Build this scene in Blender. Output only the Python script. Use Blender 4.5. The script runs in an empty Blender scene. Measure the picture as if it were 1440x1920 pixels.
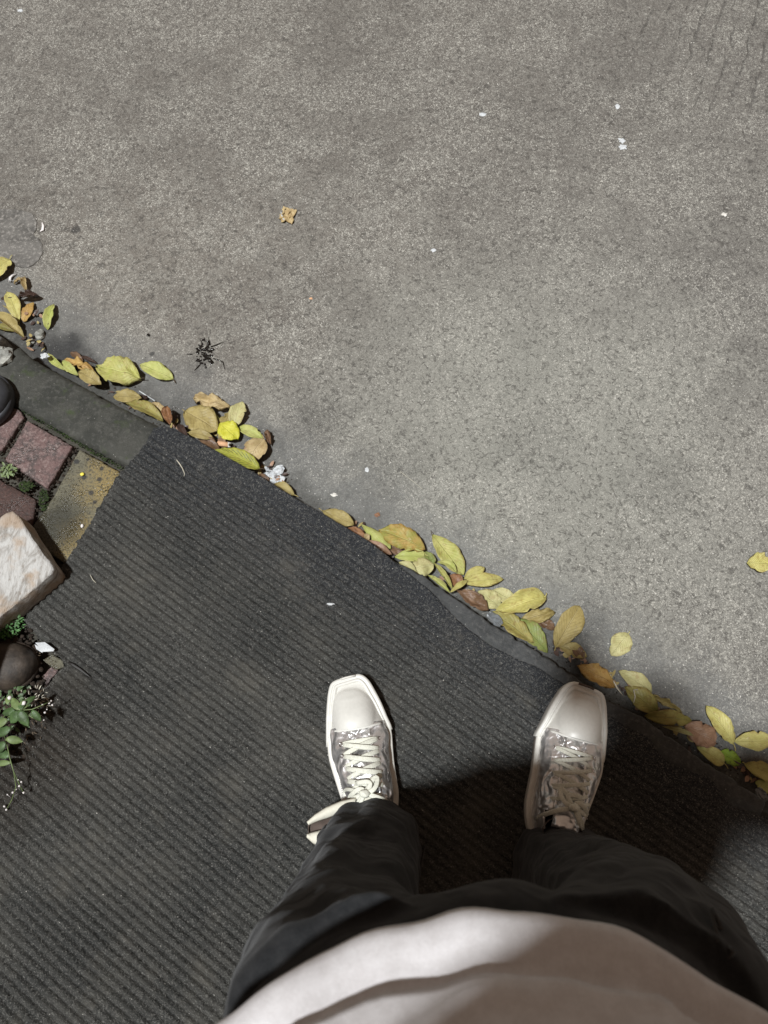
import bpy, bmesh, math, random
from mathutils import Vector, Matrix, noise
R = math.radians
S = bpy.context.scene
COL = S.collection
random.seed(7)

# ------------------------------------------------------------------ camera
CAM_H, TILT, F = 1.42, R(20), 1443.0
cd = bpy.data.cameras.new('camera'); cam = bpy.data.objects.new('camera', cd); COL.objects.link(cam)
cam.location = (0, 0, CAM_H); cam.rotation_euler = (TILT, 0, 0)
cd.sensor_fit = 'VERTICAL'; cd.sensor_height = 24.0; cd.sensor_width = 18.0
cd.lens = F * 24.0 / 1920.0; cd.clip_start = 0.02; cd.clip_end = 400
cd.dof.use_dof = True; cd.dof.focus_distance = 1.44; cd.dof.aperture_fstop = 4.8
S.camera = cam

# ------------------------------------------------------------------ world, light
W = bpy.data.worlds.new('World'); S.world = W; W.use_nodes = True
wn = W.node_tree.nodes; bg = wn['Background']
bg.inputs[0].default_value = (1.0, 0.72, 0.54, 1); bg.inputs[1].default_value = 0.20
TRAVEL = Vector((0.37, 0.25, -1.42)).normalized()
sd = bpy.data.lights.new('sun', 'SUN'); sun = bpy.data.objects.new('sun', sd); COL.objects.link(sun)
sd.energy = 4.7; sd.angle = R(3.6); sd.color = (0.96, 0.985, 1.0)
sun.rotation_euler = TRAVEL.to_track_quat('-Z', 'Y').to_euler()
vs = S.view_settings
vs.view_transform = 'Standard'; vs.look = 'None'; vs.gamma = 1; vs.exposure = 0; vs.use_curve_mapping = False

# ------------------------------------------------------------------ helpers
KH = 0.065                      # kerb height
ROAD = -0.004 - KH
ct, st = math.cos(TILT), math.sin(TILT)
def at(px, py, z=0.0):
    """a point of the place seen at photo pixel (px, py), on the level z"""
    u = (px - 720) / F; v = (py - 960) / F
    d = Vector((u, st - v * ct, -ct - v * st)); k = (z - CAM_H) / d.z
    return Vector((d.x * k, d.y * k, z))
def fn(x, y, z=0.0): return noise.noise(Vector((x, y, z)))

def tag(o, label=None, cat=None, group=None, kind=None):
    if label: o['label'] = label
    if cat: o['category'] = cat
    if group: o['group'] = group
    if kind: o['kind'] = kind
    return o
def empty(name, loc, label, cat, group=None):
    o = bpy.data.objects.new(name, None); COL.objects.link(o); o.location = loc
    return tag(o, label, cat, group)
def mk(name, V, Fc, m, parent=None, smooth=True, origin=None, uv=None):
    """link one mesh object; V in world coordinates, origin = where the object stands"""
    if parent is not None and origin is None: origin = Vector(WL(parent))
    off = Vector(origin) if origin is not None else Vector((0, 0, 0))
    me = bpy.data.meshes.new(name)
    me.from_pydata([tuple(Vector(v) - off) for v in V], [], Fc); me.update()
    if smooth: me.polygons.foreach_set('use_smooth', [True] * len(me.polygons))
    if uv:
        l = me.uv_layers.new(name='UVMap')
        for lp in me.loops: l.data[lp.index].uv = uv[lp.vertex_index]
    if m: me.materials.append(m)
    o = bpy.data.objects.new(name, me); COL.objects.link(o)
    if parent is not None:
        o.parent = parent; o.location = off - Vector(WL(parent))
    else: o.location = off
    return o
def WL(o):
    v = Vector(o.location)
    while o.parent: o = o.parent; v += Vector(o.location)
    return v
def grid(nu, nv, f, closed_u=False):
    V = [f(i, j) for j in range(nv) for i in range(nu)]; Fc = []
    for j in range(nv - 1):
        for i in range(nu if closed_u else nu - 1):
            a = j * nu + i; b = j * nu + (i + 1) % nu
            Fc.append((a, b, b + nu, a + nu))
    return V, Fc
def tube(pts, rad, n=7, flat=1.0, up=Vector((0, 0, 1)), cap=True):
    """a tapered tube or, with flat < 1, a ribbon along pts"""
    V, Fc = [], []; P = [Vector(p) for p in pts]
    if not isinstance(rad, (list, tuple)): rad = [rad] * len(P)
    for k, p in enumerate(P):
        t = (P[min(k + 1, len(P) - 1)] - P[max(k - 1, 0)])
        t = t.normalized() if t.length > 1e-9 else Vector((0, 1, 0))
        s = t.cross(up); s = s.normalized() if s.length > 1e-4 else Vector((1, 0, 0))
        w = s.cross(t)
        for i in range(n):
            a = 2 * math.pi * i / n
            V.append(p + s * math.cos(a) * rad[k] + w * math.sin(a) * rad[k] * flat)
    for k in range(len(P) - 1):
        for i in range(n):
            a = k * n + i; b = k * n + (i + 1) % n
            Fc.append((a, b, b + n, a + n))
    if cap: Fc += [tuple(range(n))[::-1], tuple(range((len(P) - 1) * n, len(P) * n))]
    return V, Fc
def join(*parts):
    V, Fc = [], []
    for v, f in parts:
        o = len(V); V += list(v); Fc += [tuple(i + o for i in q) for q in f]
    return V, Fc
def blob(c, r, seed=0, amp=.25, fr=1.2, seg=10, rings=7, flat_bottom=False):
    V, Fc = [], []
    c = Vector(c)
    for j in range(rings + 1):
        th = math.pi * j / rings
        for i in range(seg):
            ph = 2 * math.pi * i / seg
            d = Vector((math.sin(th) * math.cos(ph), math.sin(th) * math.sin(ph), math.cos(th)))
            k = 1 + amp * fn(d.x * fr + seed * 3.1, d.y * fr - seed, d.z * fr + seed * 1.7)
            p = Vector((d.x * r[0] * k, d.y * r[1] * k, d.z * r[2] * k))
            if flat_bottom: p.z = max(p.z, -r[2] * .35)
            V.append(c + p)
    for j in range(rings):
        for i in range(seg):
            a = j * seg + i; b = j * seg + (i + 1) % seg
            Fc.append((a, a + seg, b + seg, b))
    return V, Fc
def solid(o, t, off=0.0):
    m = o.modifiers.new('solid', 'SOLIDIFY'); m.thickness = t; m.offset = off; return o
def subdiv(o, n=1):
    m = o.modifiers.new('sub', 'SUBSURF'); m.levels = n; m.render_levels = n; return o
def poly_mesh(outline, z0, z1, jit=0.0, bev=.002):
    """a slab with a top outline (world xy), slightly chamfered edge"""
    n = len(outline); c = sum((Vector((p[0], p[1], 0)) for p in outline), Vector()) / n
    V = []
    for lev, k in ((z0, 0), (z1 - bev, 0), (z1, bev)):
        for p in outline:
            d = Vector((p[0], p[1], 0)) - c; q = c + d * (1 - k / max(d.length, 1e-4))
            V.append((q.x, q.y, lev + (fn(q.x * 60, q.y * 60) * jit if lev > z0 else 0)))
    Fc = []
    for l in range(2):
        for i in range(n): a = l * n + i; b = l * n + (i + 1) % n; Fc.append((a, b, b + n, a + n))
    Fc.append(tuple(range(2 * n, 3 * n)))
    return V, Fc
def densify(pts, step):
    out = []; n = len(pts)
    for i in range(n):
        a, b = Vector(pts[i]), Vector(pts[(i + 1) % n]); k = max(1, int((b - a).length / step))
        out += [a + (b - a) * (j / k) for j in range(k)]
    return out

# ------------------------------------------------------------------ materials
class NT:
    def __init__(s, name):
        s.m = bpy.data.materials.new(name); s.m.use_nodes = True; s.t = s.m.node_tree
        s.b = s.t.nodes['Principled BSDF']; s.o = s.t.nodes['Material Output']; s._c = None
    def n(s, ty, **k):
        q = s.t.nodes.new(ty)
        for a, b in k.items(): setattr(q, a, b)
        return q
    def l(s, a, b): s.t.links.new(a, b)
    def set(s, q, i, v):
        if isinstance(v, bpy.types.NodeSocket): s.l(v, q.inputs[i])
        else: q.inputs[i].default_value = v
    def co(s):
        if not s._c: s._c = s.n('ShaderNodeTexCoord').outputs['Object']
        return s._c
    def noise(s, sc, det=3, rough=.55, vec=None, dist=0.0):
        q = s.n('ShaderNodeTexNoise'); s.l(vec or s.co(), q.inputs['Vector'])
        q.inputs['Scale'].default_value = sc; q.inputs['Detail'].default_value = det
        q.inputs['Roughness'].default_value = rough; q.inputs['Distortion'].default_value = dist
        return q.outputs['Fac']
    def vor(s, sc, out='Distance', vec=None, feat='F1'):
        q = s.n('ShaderNodeTexVoronoi', feature=feat); s.l(vec or s.co(), q.inputs['Vector'])
        q.inputs['Scale'].default_value = sc; return q.outputs[out]
    def ramp(s, v, a, b, c0=0.0, c1=1.0):
        q = s.n('ShaderNodeMapRange', interpolation_type='SMOOTHSTEP'); s.set(q, 0, v)
        q.inputs[1].default_value = a; q.inputs[2].default_value = b
        q.inputs[3].default_value = c0; q.inputs[4].default_value = c1; return q.outputs[0]
    def m_(s, op, a, b=0.0, c=None):
        q = s.n('ShaderNodeMath', operation=op); s.set(q, 0, a); s.set(q, 1, b)
        if c is not None: s.set(q, 2, c)
        return q.outputs[0]
    def mix(s, f, a, b, mode='MIX'):
        q = s.n('ShaderNodeMix', data_type='RGBA', blend_type=mode)
        s.set(q, 0, f)
        for i, v in ((6, a), (7, b)):
            if isinstance(v, bpy.types.NodeSocket): s.l(v, q.inputs[i])
            else: q.inputs[i].default_value = (*v, 1)
        return q.outputs[2]
    def bump(s, h, dist, strength=1.0, nrm=None):
        q = s.n('ShaderNodeBump'); s.set(q, 'Height', h); q.inputs['Distance'].default_value = dist
        q.inputs['Strength'].default_value = strength
        if nrm: s.l(nrm, q.inputs['Normal'])
        return q.outputs[0]
    def fin(s, col, rough=.8, nrm=None, metal=0.0, spec=.5):
        b = s.b
        if isinstance(col, bpy.types.NodeSocket): s.l(col, b.inputs['Base Color'])
        else: b.inputs['Base Color'].default_value = (*col, 1)
        s.set(b, 'Roughness', rough); b.inputs['Metallic'].default_value = metal
        b.inputs['Specular IOR Level'].default_value = spec
        if nrm: s.l(nrm, b.inputs['Normal'])
        return s.m
    def pos(s):
        return s.n('ShaderNodeNewGeometry').outputs['Position']
    def dot(s, v):
        q = s.n('ShaderNodeVectorMath', operation='DOT_PRODUCT'); s.l(s.pos(), q.inputs[0]); q.inputs[1].default_value = v
        return q.outputs['Value']
    def near(s, p, r0, r1, wob=.0, sc=30):
        q = s.n('ShaderNodeVectorMath', operation='DISTANCE'); s.l(s.pos(), q.inputs[0]); q.inputs[1].default_value = p
        d = q.outputs['Value']
        if wob: d = s.m_('ADD', d, s.m_('MULTIPLY', s.m_('SUBTRACT', s.noise(sc), .5), wob))
        return s.ramp(d, r0, r1, 1.0, 0.0)

# kerb line (outer edge), from the photograph
KPX = [(35, 645), (75, 679), (140, 712), (200, 745), (300, 796), (440, 866), (550, 934), (640, 988), (728, 1041), (799, 1081), (844, 1113),
       (910, 1158), (979, 1200), (1018, 1224), (1075, 1265), (1131, 1304), (1209, 1346), (1265, 1384), (1312, 1420), (1364, 1450), (1440, 1505)]
KP = [at(x, y, -.004) for x, y in KPX]
KD = (KP[-1] - KP[0]); KD.z = 0; KD.normalize(); KN = Vector((-KD.y, KD.x, 0))     # along the kerb; towards the road
KC = KN.dot((KP[2] + KP[9]) * .5)

def m_road():
    t = NT('road_surface')
    kd = t.m_('SUBTRACT', t.dot(tuple(KN)), KC)                       # metres from the kerb
    big = t.noise(3.0, 4, .6); mid = t.noise(14, 4, .6)
    fine = t.noise(150, 3, .7, dist=2.4); fine2 = t.noise(85, 5, .75, dist=1.2)
    kw = t.m_('ADD', kd, t.m_('MULTIPLY', t.m_('SUBTRACT', mid, .5), .16))
    rough_zone = t.ramp(kw, .05, .26)                                 # smooth gutter band -> coarse aggregate
    base = t.mix(t.ramp(big, .35, .65), (.158, .149, .135), (.205, .195, .176))
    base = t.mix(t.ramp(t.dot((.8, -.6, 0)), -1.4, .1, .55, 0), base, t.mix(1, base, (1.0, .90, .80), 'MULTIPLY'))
    base = t.mix(t.ramp(mid, .38, .72), base, t.mix(.35, base, (.29, .282, .25)))
    base = t.mix(t.near(tuple(at(1000, 860, ROAD)), .05, .75, .3, 4), base, (.285, .282, .248))
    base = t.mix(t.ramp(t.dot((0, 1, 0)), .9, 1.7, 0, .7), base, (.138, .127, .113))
    base = t.mix(t.ramp(t.noise(45, 4, .7), .52, .72, 0, .55), base, (.32, .31, .275))
    base = t.mix(t.ramp(rough_zone, 0, 1), t.mix(.25, (.118, .121, .118), base), base)
    # worn aggregate: light crusts and dark binder
    f1 = t.ramp(fine, .50, .60); f2 = t.ramp(fine2, .38, .50, 1, 0)
    amt = t.m_('MULTIPLY', f1, t.m_('ADD', .25, t.m_('MULTIPLY', rough_zone, t.ramp(mid, .3, .75, .62, .95))))
    amt = t.m_('MULTIPLY', amt, t.ramp(t.noise(5.5, 4, .6), .36, .62, .40, 1.1))
    c = t.mix(amt, base, (.50, .485, .43))
    c = t.mix(t.m_('MULTIPLY', f2, t.m_('ADD', .22, t.m_('MULTIPLY', rough_zone, .42))), c, (.05, .046, .041))
    # pale grains
    v = t.vor(170); vc = t.vor(170, 'Color')
    sp = t.m_('MULTIPLY', t.ramp(v, .12, .24, 1, 0), t.m_('GREATER_THAN', vc, .84))
    c = t.mix(t.m_('MULTIPLY', sp, .9), c, (.75, .73, .68))
    # worn grooves towards the far right
    wv = t.n('ShaderNodeTexWave', wave_type='BANDS', bands_direction='X'); mp = t.n('ShaderNodeMapping')
    t.l(t.co(), mp.inputs[0]); mp.inputs['Rotation'].default_value = (0, 0, R(20)); t.l(mp.outputs[0], wv.inputs[0])
    wv.inputs['Scale'].default_value = 7; wv.inputs['Distortion'].default_value = 3.0; wv.inputs['Detail'].default_value = 3; wv.inputs['Detail Scale'].default_value = 2
    gz = t.near(tuple(at(1420, 60, ROAD)), .05, .55, .2, 5)
    gro = t.m_('MULTIPLY', t.m_('MULTIPLY', t.ramp(wv.outputs['Fac'], .0, .06, 1, 0), gz), t.ramp(mid, .35, .55))
    c = t.mix(t.m_('MULTIPLY', gro, .5), c, (.05, .048, .045))
    # damp dirt against the kerb, stains; the darkest patches by the kerb are cast shadow painted in
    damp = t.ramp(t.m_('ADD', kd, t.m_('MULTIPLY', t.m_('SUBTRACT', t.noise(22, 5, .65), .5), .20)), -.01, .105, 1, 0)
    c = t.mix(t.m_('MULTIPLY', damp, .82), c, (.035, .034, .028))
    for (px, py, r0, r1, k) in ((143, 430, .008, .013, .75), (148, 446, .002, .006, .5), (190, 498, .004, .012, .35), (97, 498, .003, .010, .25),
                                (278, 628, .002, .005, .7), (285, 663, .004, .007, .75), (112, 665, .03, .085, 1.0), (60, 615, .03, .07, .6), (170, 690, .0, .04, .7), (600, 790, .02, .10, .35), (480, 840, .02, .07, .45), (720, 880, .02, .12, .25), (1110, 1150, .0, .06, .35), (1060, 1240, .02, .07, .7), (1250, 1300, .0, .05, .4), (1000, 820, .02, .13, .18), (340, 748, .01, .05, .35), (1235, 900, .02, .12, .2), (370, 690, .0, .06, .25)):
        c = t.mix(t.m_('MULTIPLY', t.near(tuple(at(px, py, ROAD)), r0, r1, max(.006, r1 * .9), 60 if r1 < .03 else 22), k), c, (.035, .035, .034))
    h = t.m_('ADD', t.m_('MULTIPLY', fine, t.m_('ADD', .3, rough_zone)), t.m_('MULTIPLY', fine2, .8))
    h = t.m_('SUBTRACT', h, gro)
    nb = t.bump(h, .0034, .9)
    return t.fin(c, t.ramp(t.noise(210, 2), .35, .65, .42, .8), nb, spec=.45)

def m_concrete(name, c0, c1, c2, moss=.3, sc=1.0, rough=.7):
    t = NT(name)
    a = t.noise(18 * sc, 5, .65); b = t.noise(120 * sc, 4, .7); g = t.noise(420, 3, .7)
    c = t.mix(t.ramp(a, .38, .62), c0, c1)
    c = t.mix(t.m_('MULTIPLY', t.ramp(b, .48, .68), .7), c, c2)
    c = t.mix(t.m_('MULTIPLY', t.ramp(g, .3, .45, 1, 0), .5), c, tuple(x * .35 for x in c0))
    if moss: c = t.mix(t.m_('MULTIPLY', t.ramp(t.noise(26, 5, .7), .55, .72), moss), c, (.030, .045, .010))
    v = t.vor(210); vc = t.vor(210, 'Color')
    c = t.mix(t.m_('MULTIPLY', t.m_('MULTIPLY', t.ramp(v, .10, .2, 1, 0), t.m_('GREATER_THAN', vc, .86)), .6), c, (.5, .48, .44))
    nb = t.bump(t.m_('ADD', t.m_('MULTIPLY', b, 1.2), g), .0015, .8)
    return t.fin(c, rough, nb)

def m_mat():
    t = NT('ribbed_carpet')
    a = t.noise(5, 4, .6); g = t.noise(300, 3, .8, dist=1.0); g2 = t.noise(190, 3, .7)
    c = t.mix(t.ramp(a, .35, .65), (.040, .041, .039), (.064, .063, .057))
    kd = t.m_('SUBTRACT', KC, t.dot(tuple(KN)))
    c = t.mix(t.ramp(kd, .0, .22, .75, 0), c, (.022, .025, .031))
    c = t.mix(t.m_('MULTIPLY', t.ramp(g, .53, .64), .65), c, (.22, .215, .198))
    c = t.mix(t.m_('MULTIPLY', t.ramp(g2, .34, .48, 1, 0), .55), c, (.006, .006, .006))
    c = t.mix(t.m_('MULTIPLY', t.near(tuple(at(40, 1390, 0)), .03, .20, .15, 12), .6), c, (.028, .020, .013))
    c = t.mix(t.m_('MULTIPLY', t.ramp(t.noise(9, 5, .7), .50, .75), .6), c, (.115, .108, .092))
    v = t.vor(240); vc = t.vor(240, 'Color')
    c = t.mix(t.m_('MULTIPLY', t.m_('MULTIPLY', t.ramp(v, .12, .28, 1, 0), t.m_('GREATER_THAN', vc, .90)), .8), c, (.55, .53, .48))
    nb = t.bump(t.m_('ADD', g, g2), .003, .9)
    return t.fin(c, .95, nb, spec=.15)

def m_leaf(name, c0, c1, c2, spots=0.0, gloss=.42, stripes=False):
    t = NT(name)
    oi = t.n('ShaderNodeObjectInfo'); va = t.n('ShaderNodeVectorMath', operation='ADD'); t.l(t.co(), va.inputs[0]); t.l(oi.outputs['Random'], va.inputs[1])
    vec = va.outputs[0]
    uvn = t.n('ShaderNodeUVMap'); sep = t.n('ShaderNodeSeparateXYZ'); t.l(uvn.outputs[0], sep.inputs[0])
    u, v = sep.outputs[0], sep.outputs[1]
    au = t.m_('ABSOLUTE', t.m_('SUBTRACT', u, .5))
    c = t.mix(t.ramp(t.noise(45, 4, .6, vec), .35, .65), c0, c1)
    c = t.mix(t.m_('MULTIPLY', t.ramp(t.noise(110, 4, .7, vec), .50, .70), .7), c, c2)
    c = t.mix(t.m_('MULTIPLY', t.m_('MULTIPLY', t.ramp(au, .30, .5), t.ramp(t.noise(60, 3, .6, vec), .4, .6)), .55), c, c2)   # edges turn first
    vein = t.n('ShaderNodeTexWave', wave_type='BANDS', bands_direction='X')
    cmb = t.n('ShaderNodeCombineXYZ'); t.l(t.m_('SUBTRACT', v, t.m_('MULTIPLY', au, .7)), cmb.inputs[0]); t.l(cmb.outputs[0], vein.inputs[0])
    vein.inputs['Scale'].default_value = 3.2
    vm = t.ramp(vein.outputs['Fac'], .86, 1.0)
    mid = t.ramp(au, .012, .035, 1, 0)
    c = t.mix(t.m_('MULTIPLY', vm, .32), c, tuple(min(1, x * 1.5 + .04) for x in c0))
    c = t.mix(t.m_('MULTIPLY', mid, .55), c, tuple(min(1, x * 1.45 + .06) for x in c0))
    if spots:
        s = t.ramp(t.noise(160, 3, .6, vec), .66, .74)
        c = t.mix(t.m_('MULTIPLY', s, spots), c, (.03, .018, .008))
    if stripes:
        s = t.m_('MULTIPLY', t.ramp(vein.outputs['Fac'], .1, .3, 1, 0), t.m_('MULTIPLY', t.ramp(au, .10, .16), t.ramp(au, .33, .42, 1, 0)))
        c = t.mix(t.m_('MULTIPLY', s, .8), c, (.03, .045, .008))
    h = t.m_('ADD', t.m_('MULTIPLY', vm, .4), t.m_('SUBTRACT', t.m_('MULTIPLY', t.noise(130, 3, .6, vec), .9), mid))
    nb = t.bump(h, .0016, .9)
    m = t.fin(c, t.ramp(t.noise(90, 2, .5, vec), .3, .7, gloss, gloss + .25), nb, spec=.32)
    return m

def plain(name, c, rough=.6, metal=0.0, bump=0.0, bsc=200, var=.25, spec=.5):
    t = NT(name); a = t.noise(bsc * .3, 4, .6)
    col = t.mix(t.ramp(a, .3, .7), tuple(x * (1 - var) for x in c), tuple(min(1, x * (1 + var)) for x in c))
    nb = t.bump(t.noise(bsc, 4, .65), bump, .8) if bump else None
    return t.fin(col, rough, nb, metal, spec)

def m_silver():
    t = NT('silver_leather')
    a = t.noise(26, 1, .4, dist=1.0); b = t.noise(55, 1.5, .4, dist=.6)
    c = t.mix(t.ramp(a, .3, .7), (.80, .79, .79), (.95, .94, .93))
    nb = t.bump(t.m_('ADD', a, t.m_('MULTIPLY', b, .35)), .024, 1)
    return t.fin(c, t.ramp(b, .35, .7, .33, .50), nb, .84)
def m_cloth(name, c0, c1, weave=900, rough=.95, fold=.004, fsc=14, sheen=.2, ridge=0):
    t = NT(name)
    mp = t.n('ShaderNodeMapping'); t.l(t.co(), mp.inputs[0]); mp.inputs['Scale'].default_value = (1, 1, .45)
    a = t.noise(fsc, 3, .5, mp.outputs[0], .4)
    if ridge: a = t.m_('ADD', a, t.m_('MULTIPLY', t.ramp(t.m_('ABSOLUTE', t.m_('SUBTRACT', t.noise(fsc * .8, 2, .5, None, .8), .5)), 0, .10, 1, 0), ridge))
    g = t.noise(weave, 2, .6); w = t.noise(60, 5, .7)
    c = t.mix(t.ramp(w, .35, .7), c0, c1)
    c = t.mix(t.m_('MULTIPLY', t.ramp(g, .4, .7), .35), c, tuple(x * 1.5 for x in c1))
    nb = t.bump(a, fold, .9); nb = t.bump(g, .0004, .6, nb)
    m = t.fin(c, rough, nb, spec=.2); t.b.inputs['Sheen Weight'].default_value = sheen
    return m
def m_block():
    t = NT('weathered_block')
    mp = t.n('ShaderNodeMapping'); t.l(t.co(), mp.inputs[0]); mp.inputs['Rotation'].default_value = (0, 0, R(-35)); mp.inputs['Scale'].default_value = (1.0, .32, 1)
    a = t.noise(38, 6, .7, mp.outputs[0], 1.2); b = t.noise(14, 4, .6); g = t.noise(140, 5, .7, mp.outputs[0])
    c = t.mix(t.ramp(a, .36, .58), (.24, .22, .195), (.50, .495, .475))
    c = t.mix(t.m_('MULTIPLY', t.ramp(b, .50, .66), .7), c, (.36, .255, .165))
    c = t.mix(t.m_('MULTIPLY', t.ramp(g, .30, .42, 1, 0), .7), c, (.16, .11, .075))
    nb = t.bump(t.m_('ADD', a, g), .004, .9)
    return t.fin(c, .8, nb)
def m_paver(name, c0, c1, c2, wet=.4):
    t = NT(name)
    a = t.noise(38, 5, .75); g = t.noise(150, 5, .8); b = t.noise(18, 3, .6)
    c = t.mix(t.ramp(a, .40, .60), c0, c1)
    c = t.mix(t.m_('MULTIPLY', t.ramp(g, .5, .62), .75), c, c2)
    c = t.mix(t.m_('MULTIPLY', t.ramp(g, .30, .45, 1, 0), .6), c, tuple(x * .25 for x in c0))
    v = t.vor(200); vc = t.vor(200, 'Color')
    c = t.mix(t.m_('MULTIPLY', t.m_('MULTIPLY', t.ramp(v, .10, .22, 1, 0), t.m_('GREATER_THAN', vc, .80)), .8), c, (.6, .57, .52))
    nb = t.bump(t.m_('ADD', g, a), .003, .9)
    return t.fin(c, t.ramp(b, .35, .65, .25, .75), nb, spec=.6)
def m_yellow_paver():
    t = NT('yellow_paver')
    a = t.noise(30, 5, .7); g = t.noise(240, 4, .75)
    e = t.near(tuple(at(215, 905, 0)), .02, .10, .07, 40); e2 = t.near(tuple(at(150, 1010, 0)), .02, .07, .05, 40)
    ye = t.m_('MAXIMUM', e, e2)
    c = t.mix(t.ramp(a, .35, .65), (.085, .078, .05), (.15, .14, .095))
    c = t.mix(t.m_('MULTIPLY', ye, t.ramp(g, .35, .6, .15, 1)), c, (.27, .195, .065))
    c = t.mix(t.m_('MULTIPLY', t.near(tuple(at(110, 985, 0)), .02, .075, .03, 30), .8), c, (.022, .022, .014))
    for (px, py, r) in ((144, 866, .0065), (191, 879, .005), (187, 899, .0055), (171, 924, .006), (165, 862, .004), (158, 895, .006), (178, 942, .005)):
        c = t.mix(t.m_('MULTIPLY', t.near(tuple(at(px, py, -.004)), r * .6, r * 1.15, .003, 160), .85), c, (.018, .02, .024))
    c = t.mix(t.m_('MULTIPLY', t.ramp(g, .34, .50, 1, 0), .75), c, (.02, .018, .01))
    v = t.vor(170); vc = t.vor(170, 'Color')
    c = t.mix(t.m_('MULTIPLY', t.m_('MULTIPLY', t.ramp(v, .10, .2, 1, 0), t.m_('GREATER_THAN', vc, .88)), .8), c, (.6, .56, .45))
    nb = t.bump(t.m_('ADD', g, a), .003, .9)
    return t.fin(c, t.ramp(a, .4, .6, .2, .7), nb, spec=.6)
def m_sludge():
    t = NT('wet_black'); nb = t.bump(t.noise(420, 3), .004, 1)
    return t.fin((.012, .010, .008), .12, nb, spec=.8)

M = dict(
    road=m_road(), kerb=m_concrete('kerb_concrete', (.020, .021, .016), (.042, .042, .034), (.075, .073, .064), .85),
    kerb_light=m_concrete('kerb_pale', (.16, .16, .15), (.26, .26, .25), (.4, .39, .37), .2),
    kerb_grey=m_concrete('kerb_grey', (.026, .028, .028), (.050, .052, .052), (.085, .085, .082), .15),
    base=m_concrete('pavement_base', (.03, .027, .018), (.045, .04, .028), (.07, .06, .045), .6),
    patch=m_concrete('old_mortar', (.085, .080, .072), (.145, .137, .124), (.34, .32, .29), 0),
    mat=m_mat(), pile=plain('fibre', (.13, .127, .117), .9, var=.4), soil=plain('soil', (.030, .020, .013), .95, bump=.004, bsc=260, var=.5),
    pink=m_paver('pink_paver', (.070, .052, .048), (.15, .090, .083), (.25, .19, .175)),
    dred=m_paver('dark_red_paver', (.035, .018, .014), (.055, .028, .022), (.10, .05, .04)),
    ypav=m_yellow_paver(), moss=plain('moss', (.022, .040, .006), .9, bump=.004, bsc=420, var=.5),
    block=m_block(), rubber=plain('offwhite_rubber', (.64, .63, .585), .38, bump=.0001, bsc=500, var=.03),
    rubber2=plain('offwhite_rubber_side', (.64, .625, .575), .45, bump=.0001, bsc=500, var=.04),
    silver=m_silver(), stitch=plain('thread', (.7, .68, .62), .7), lace=plain('lace_cotton', (.66, .66, .57), .85, bump=.0006, bsc=1200, var=.12),
    lining=plain('brown_lining', (.085, .062, .05), .85, var=.15), eyelet=plain('eyelet_metal', (.55, .54, .52), .25, 1.0),
    canvas=plain('cream_canvas', (.66, .64, .54), .8, bump=.0005, bsc=900, var=.06), outsole=plain('dark_outsole', (.05, .05, .05), .7),
    trousers=m_cloth('black_denim', (.011, .0118, .013), (.023, .0235, .0245), fold=.004, fsc=13, sheen=.08, ridge=.3), seam=plain('denim_seam', (.045, .043, .042), .9),
    shirt=m_cloth('white_jersey', (.52, .50, .50), (.60, .585, .59), 1400, .9, .012, 9, .1),
    skin=plain('skin', (.45, .27, .19), .5), hair=plain('hair', (.012, .009, .008), .5, bump=.002, bsc=300), phone=plain('phone_black', (.02, .02, .022), .2),
    white=plain('white_tissue', (.58, .60, .61), .85, bump=.004, bsc=260, var=.14), sludge=m_sludge(),
    stub=plain('cork_paper', (.62, .36, .20), .7, var=.15), stone=m_concrete('pebble_stone', (.2, .2, .18), (.34, .34, .3), (.5, .5, .45), 0),
    crumb=plain('white_crumb', (.62, .60, .55), .7, var=.2), dark=plain('dark_crumb', (.02, .018, .016), .6),
    twig=plain('twig', (.07, .05, .03), .8, var=.4), straw=plain('straw', (.5, .47, .38), .7), ring=plain('dark_rubber', (.035, .037, .042), .45, bump=.0004, bsc=300, var=.1),
    boot=plain('brown_leather', (.040, .030, .022), .65, bump=.002, bsc=120, var=.6), jeans=m_cloth('blue_denim', (.012, .022, .06), (.02, .035, .09)),
    weed=plain('weed_leaf', (.055, .10, .032), .5, bump=.0008, bsc=260, var=.35), weedp=plain('weed_pale', (.13, .18, .065), .55, var=.25),
    mossb=plain('creeping_green', (.05, .14, .03), .6, var=.4), petal=plain('white_petal', (.72, .68, .66), .7, var=.05),
    yfleck=plain('yellow_fleck', (.75, .65, .08), .6, var=.05), film=plain('clear_film', (.16, .17, .175), .25),
)
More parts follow.
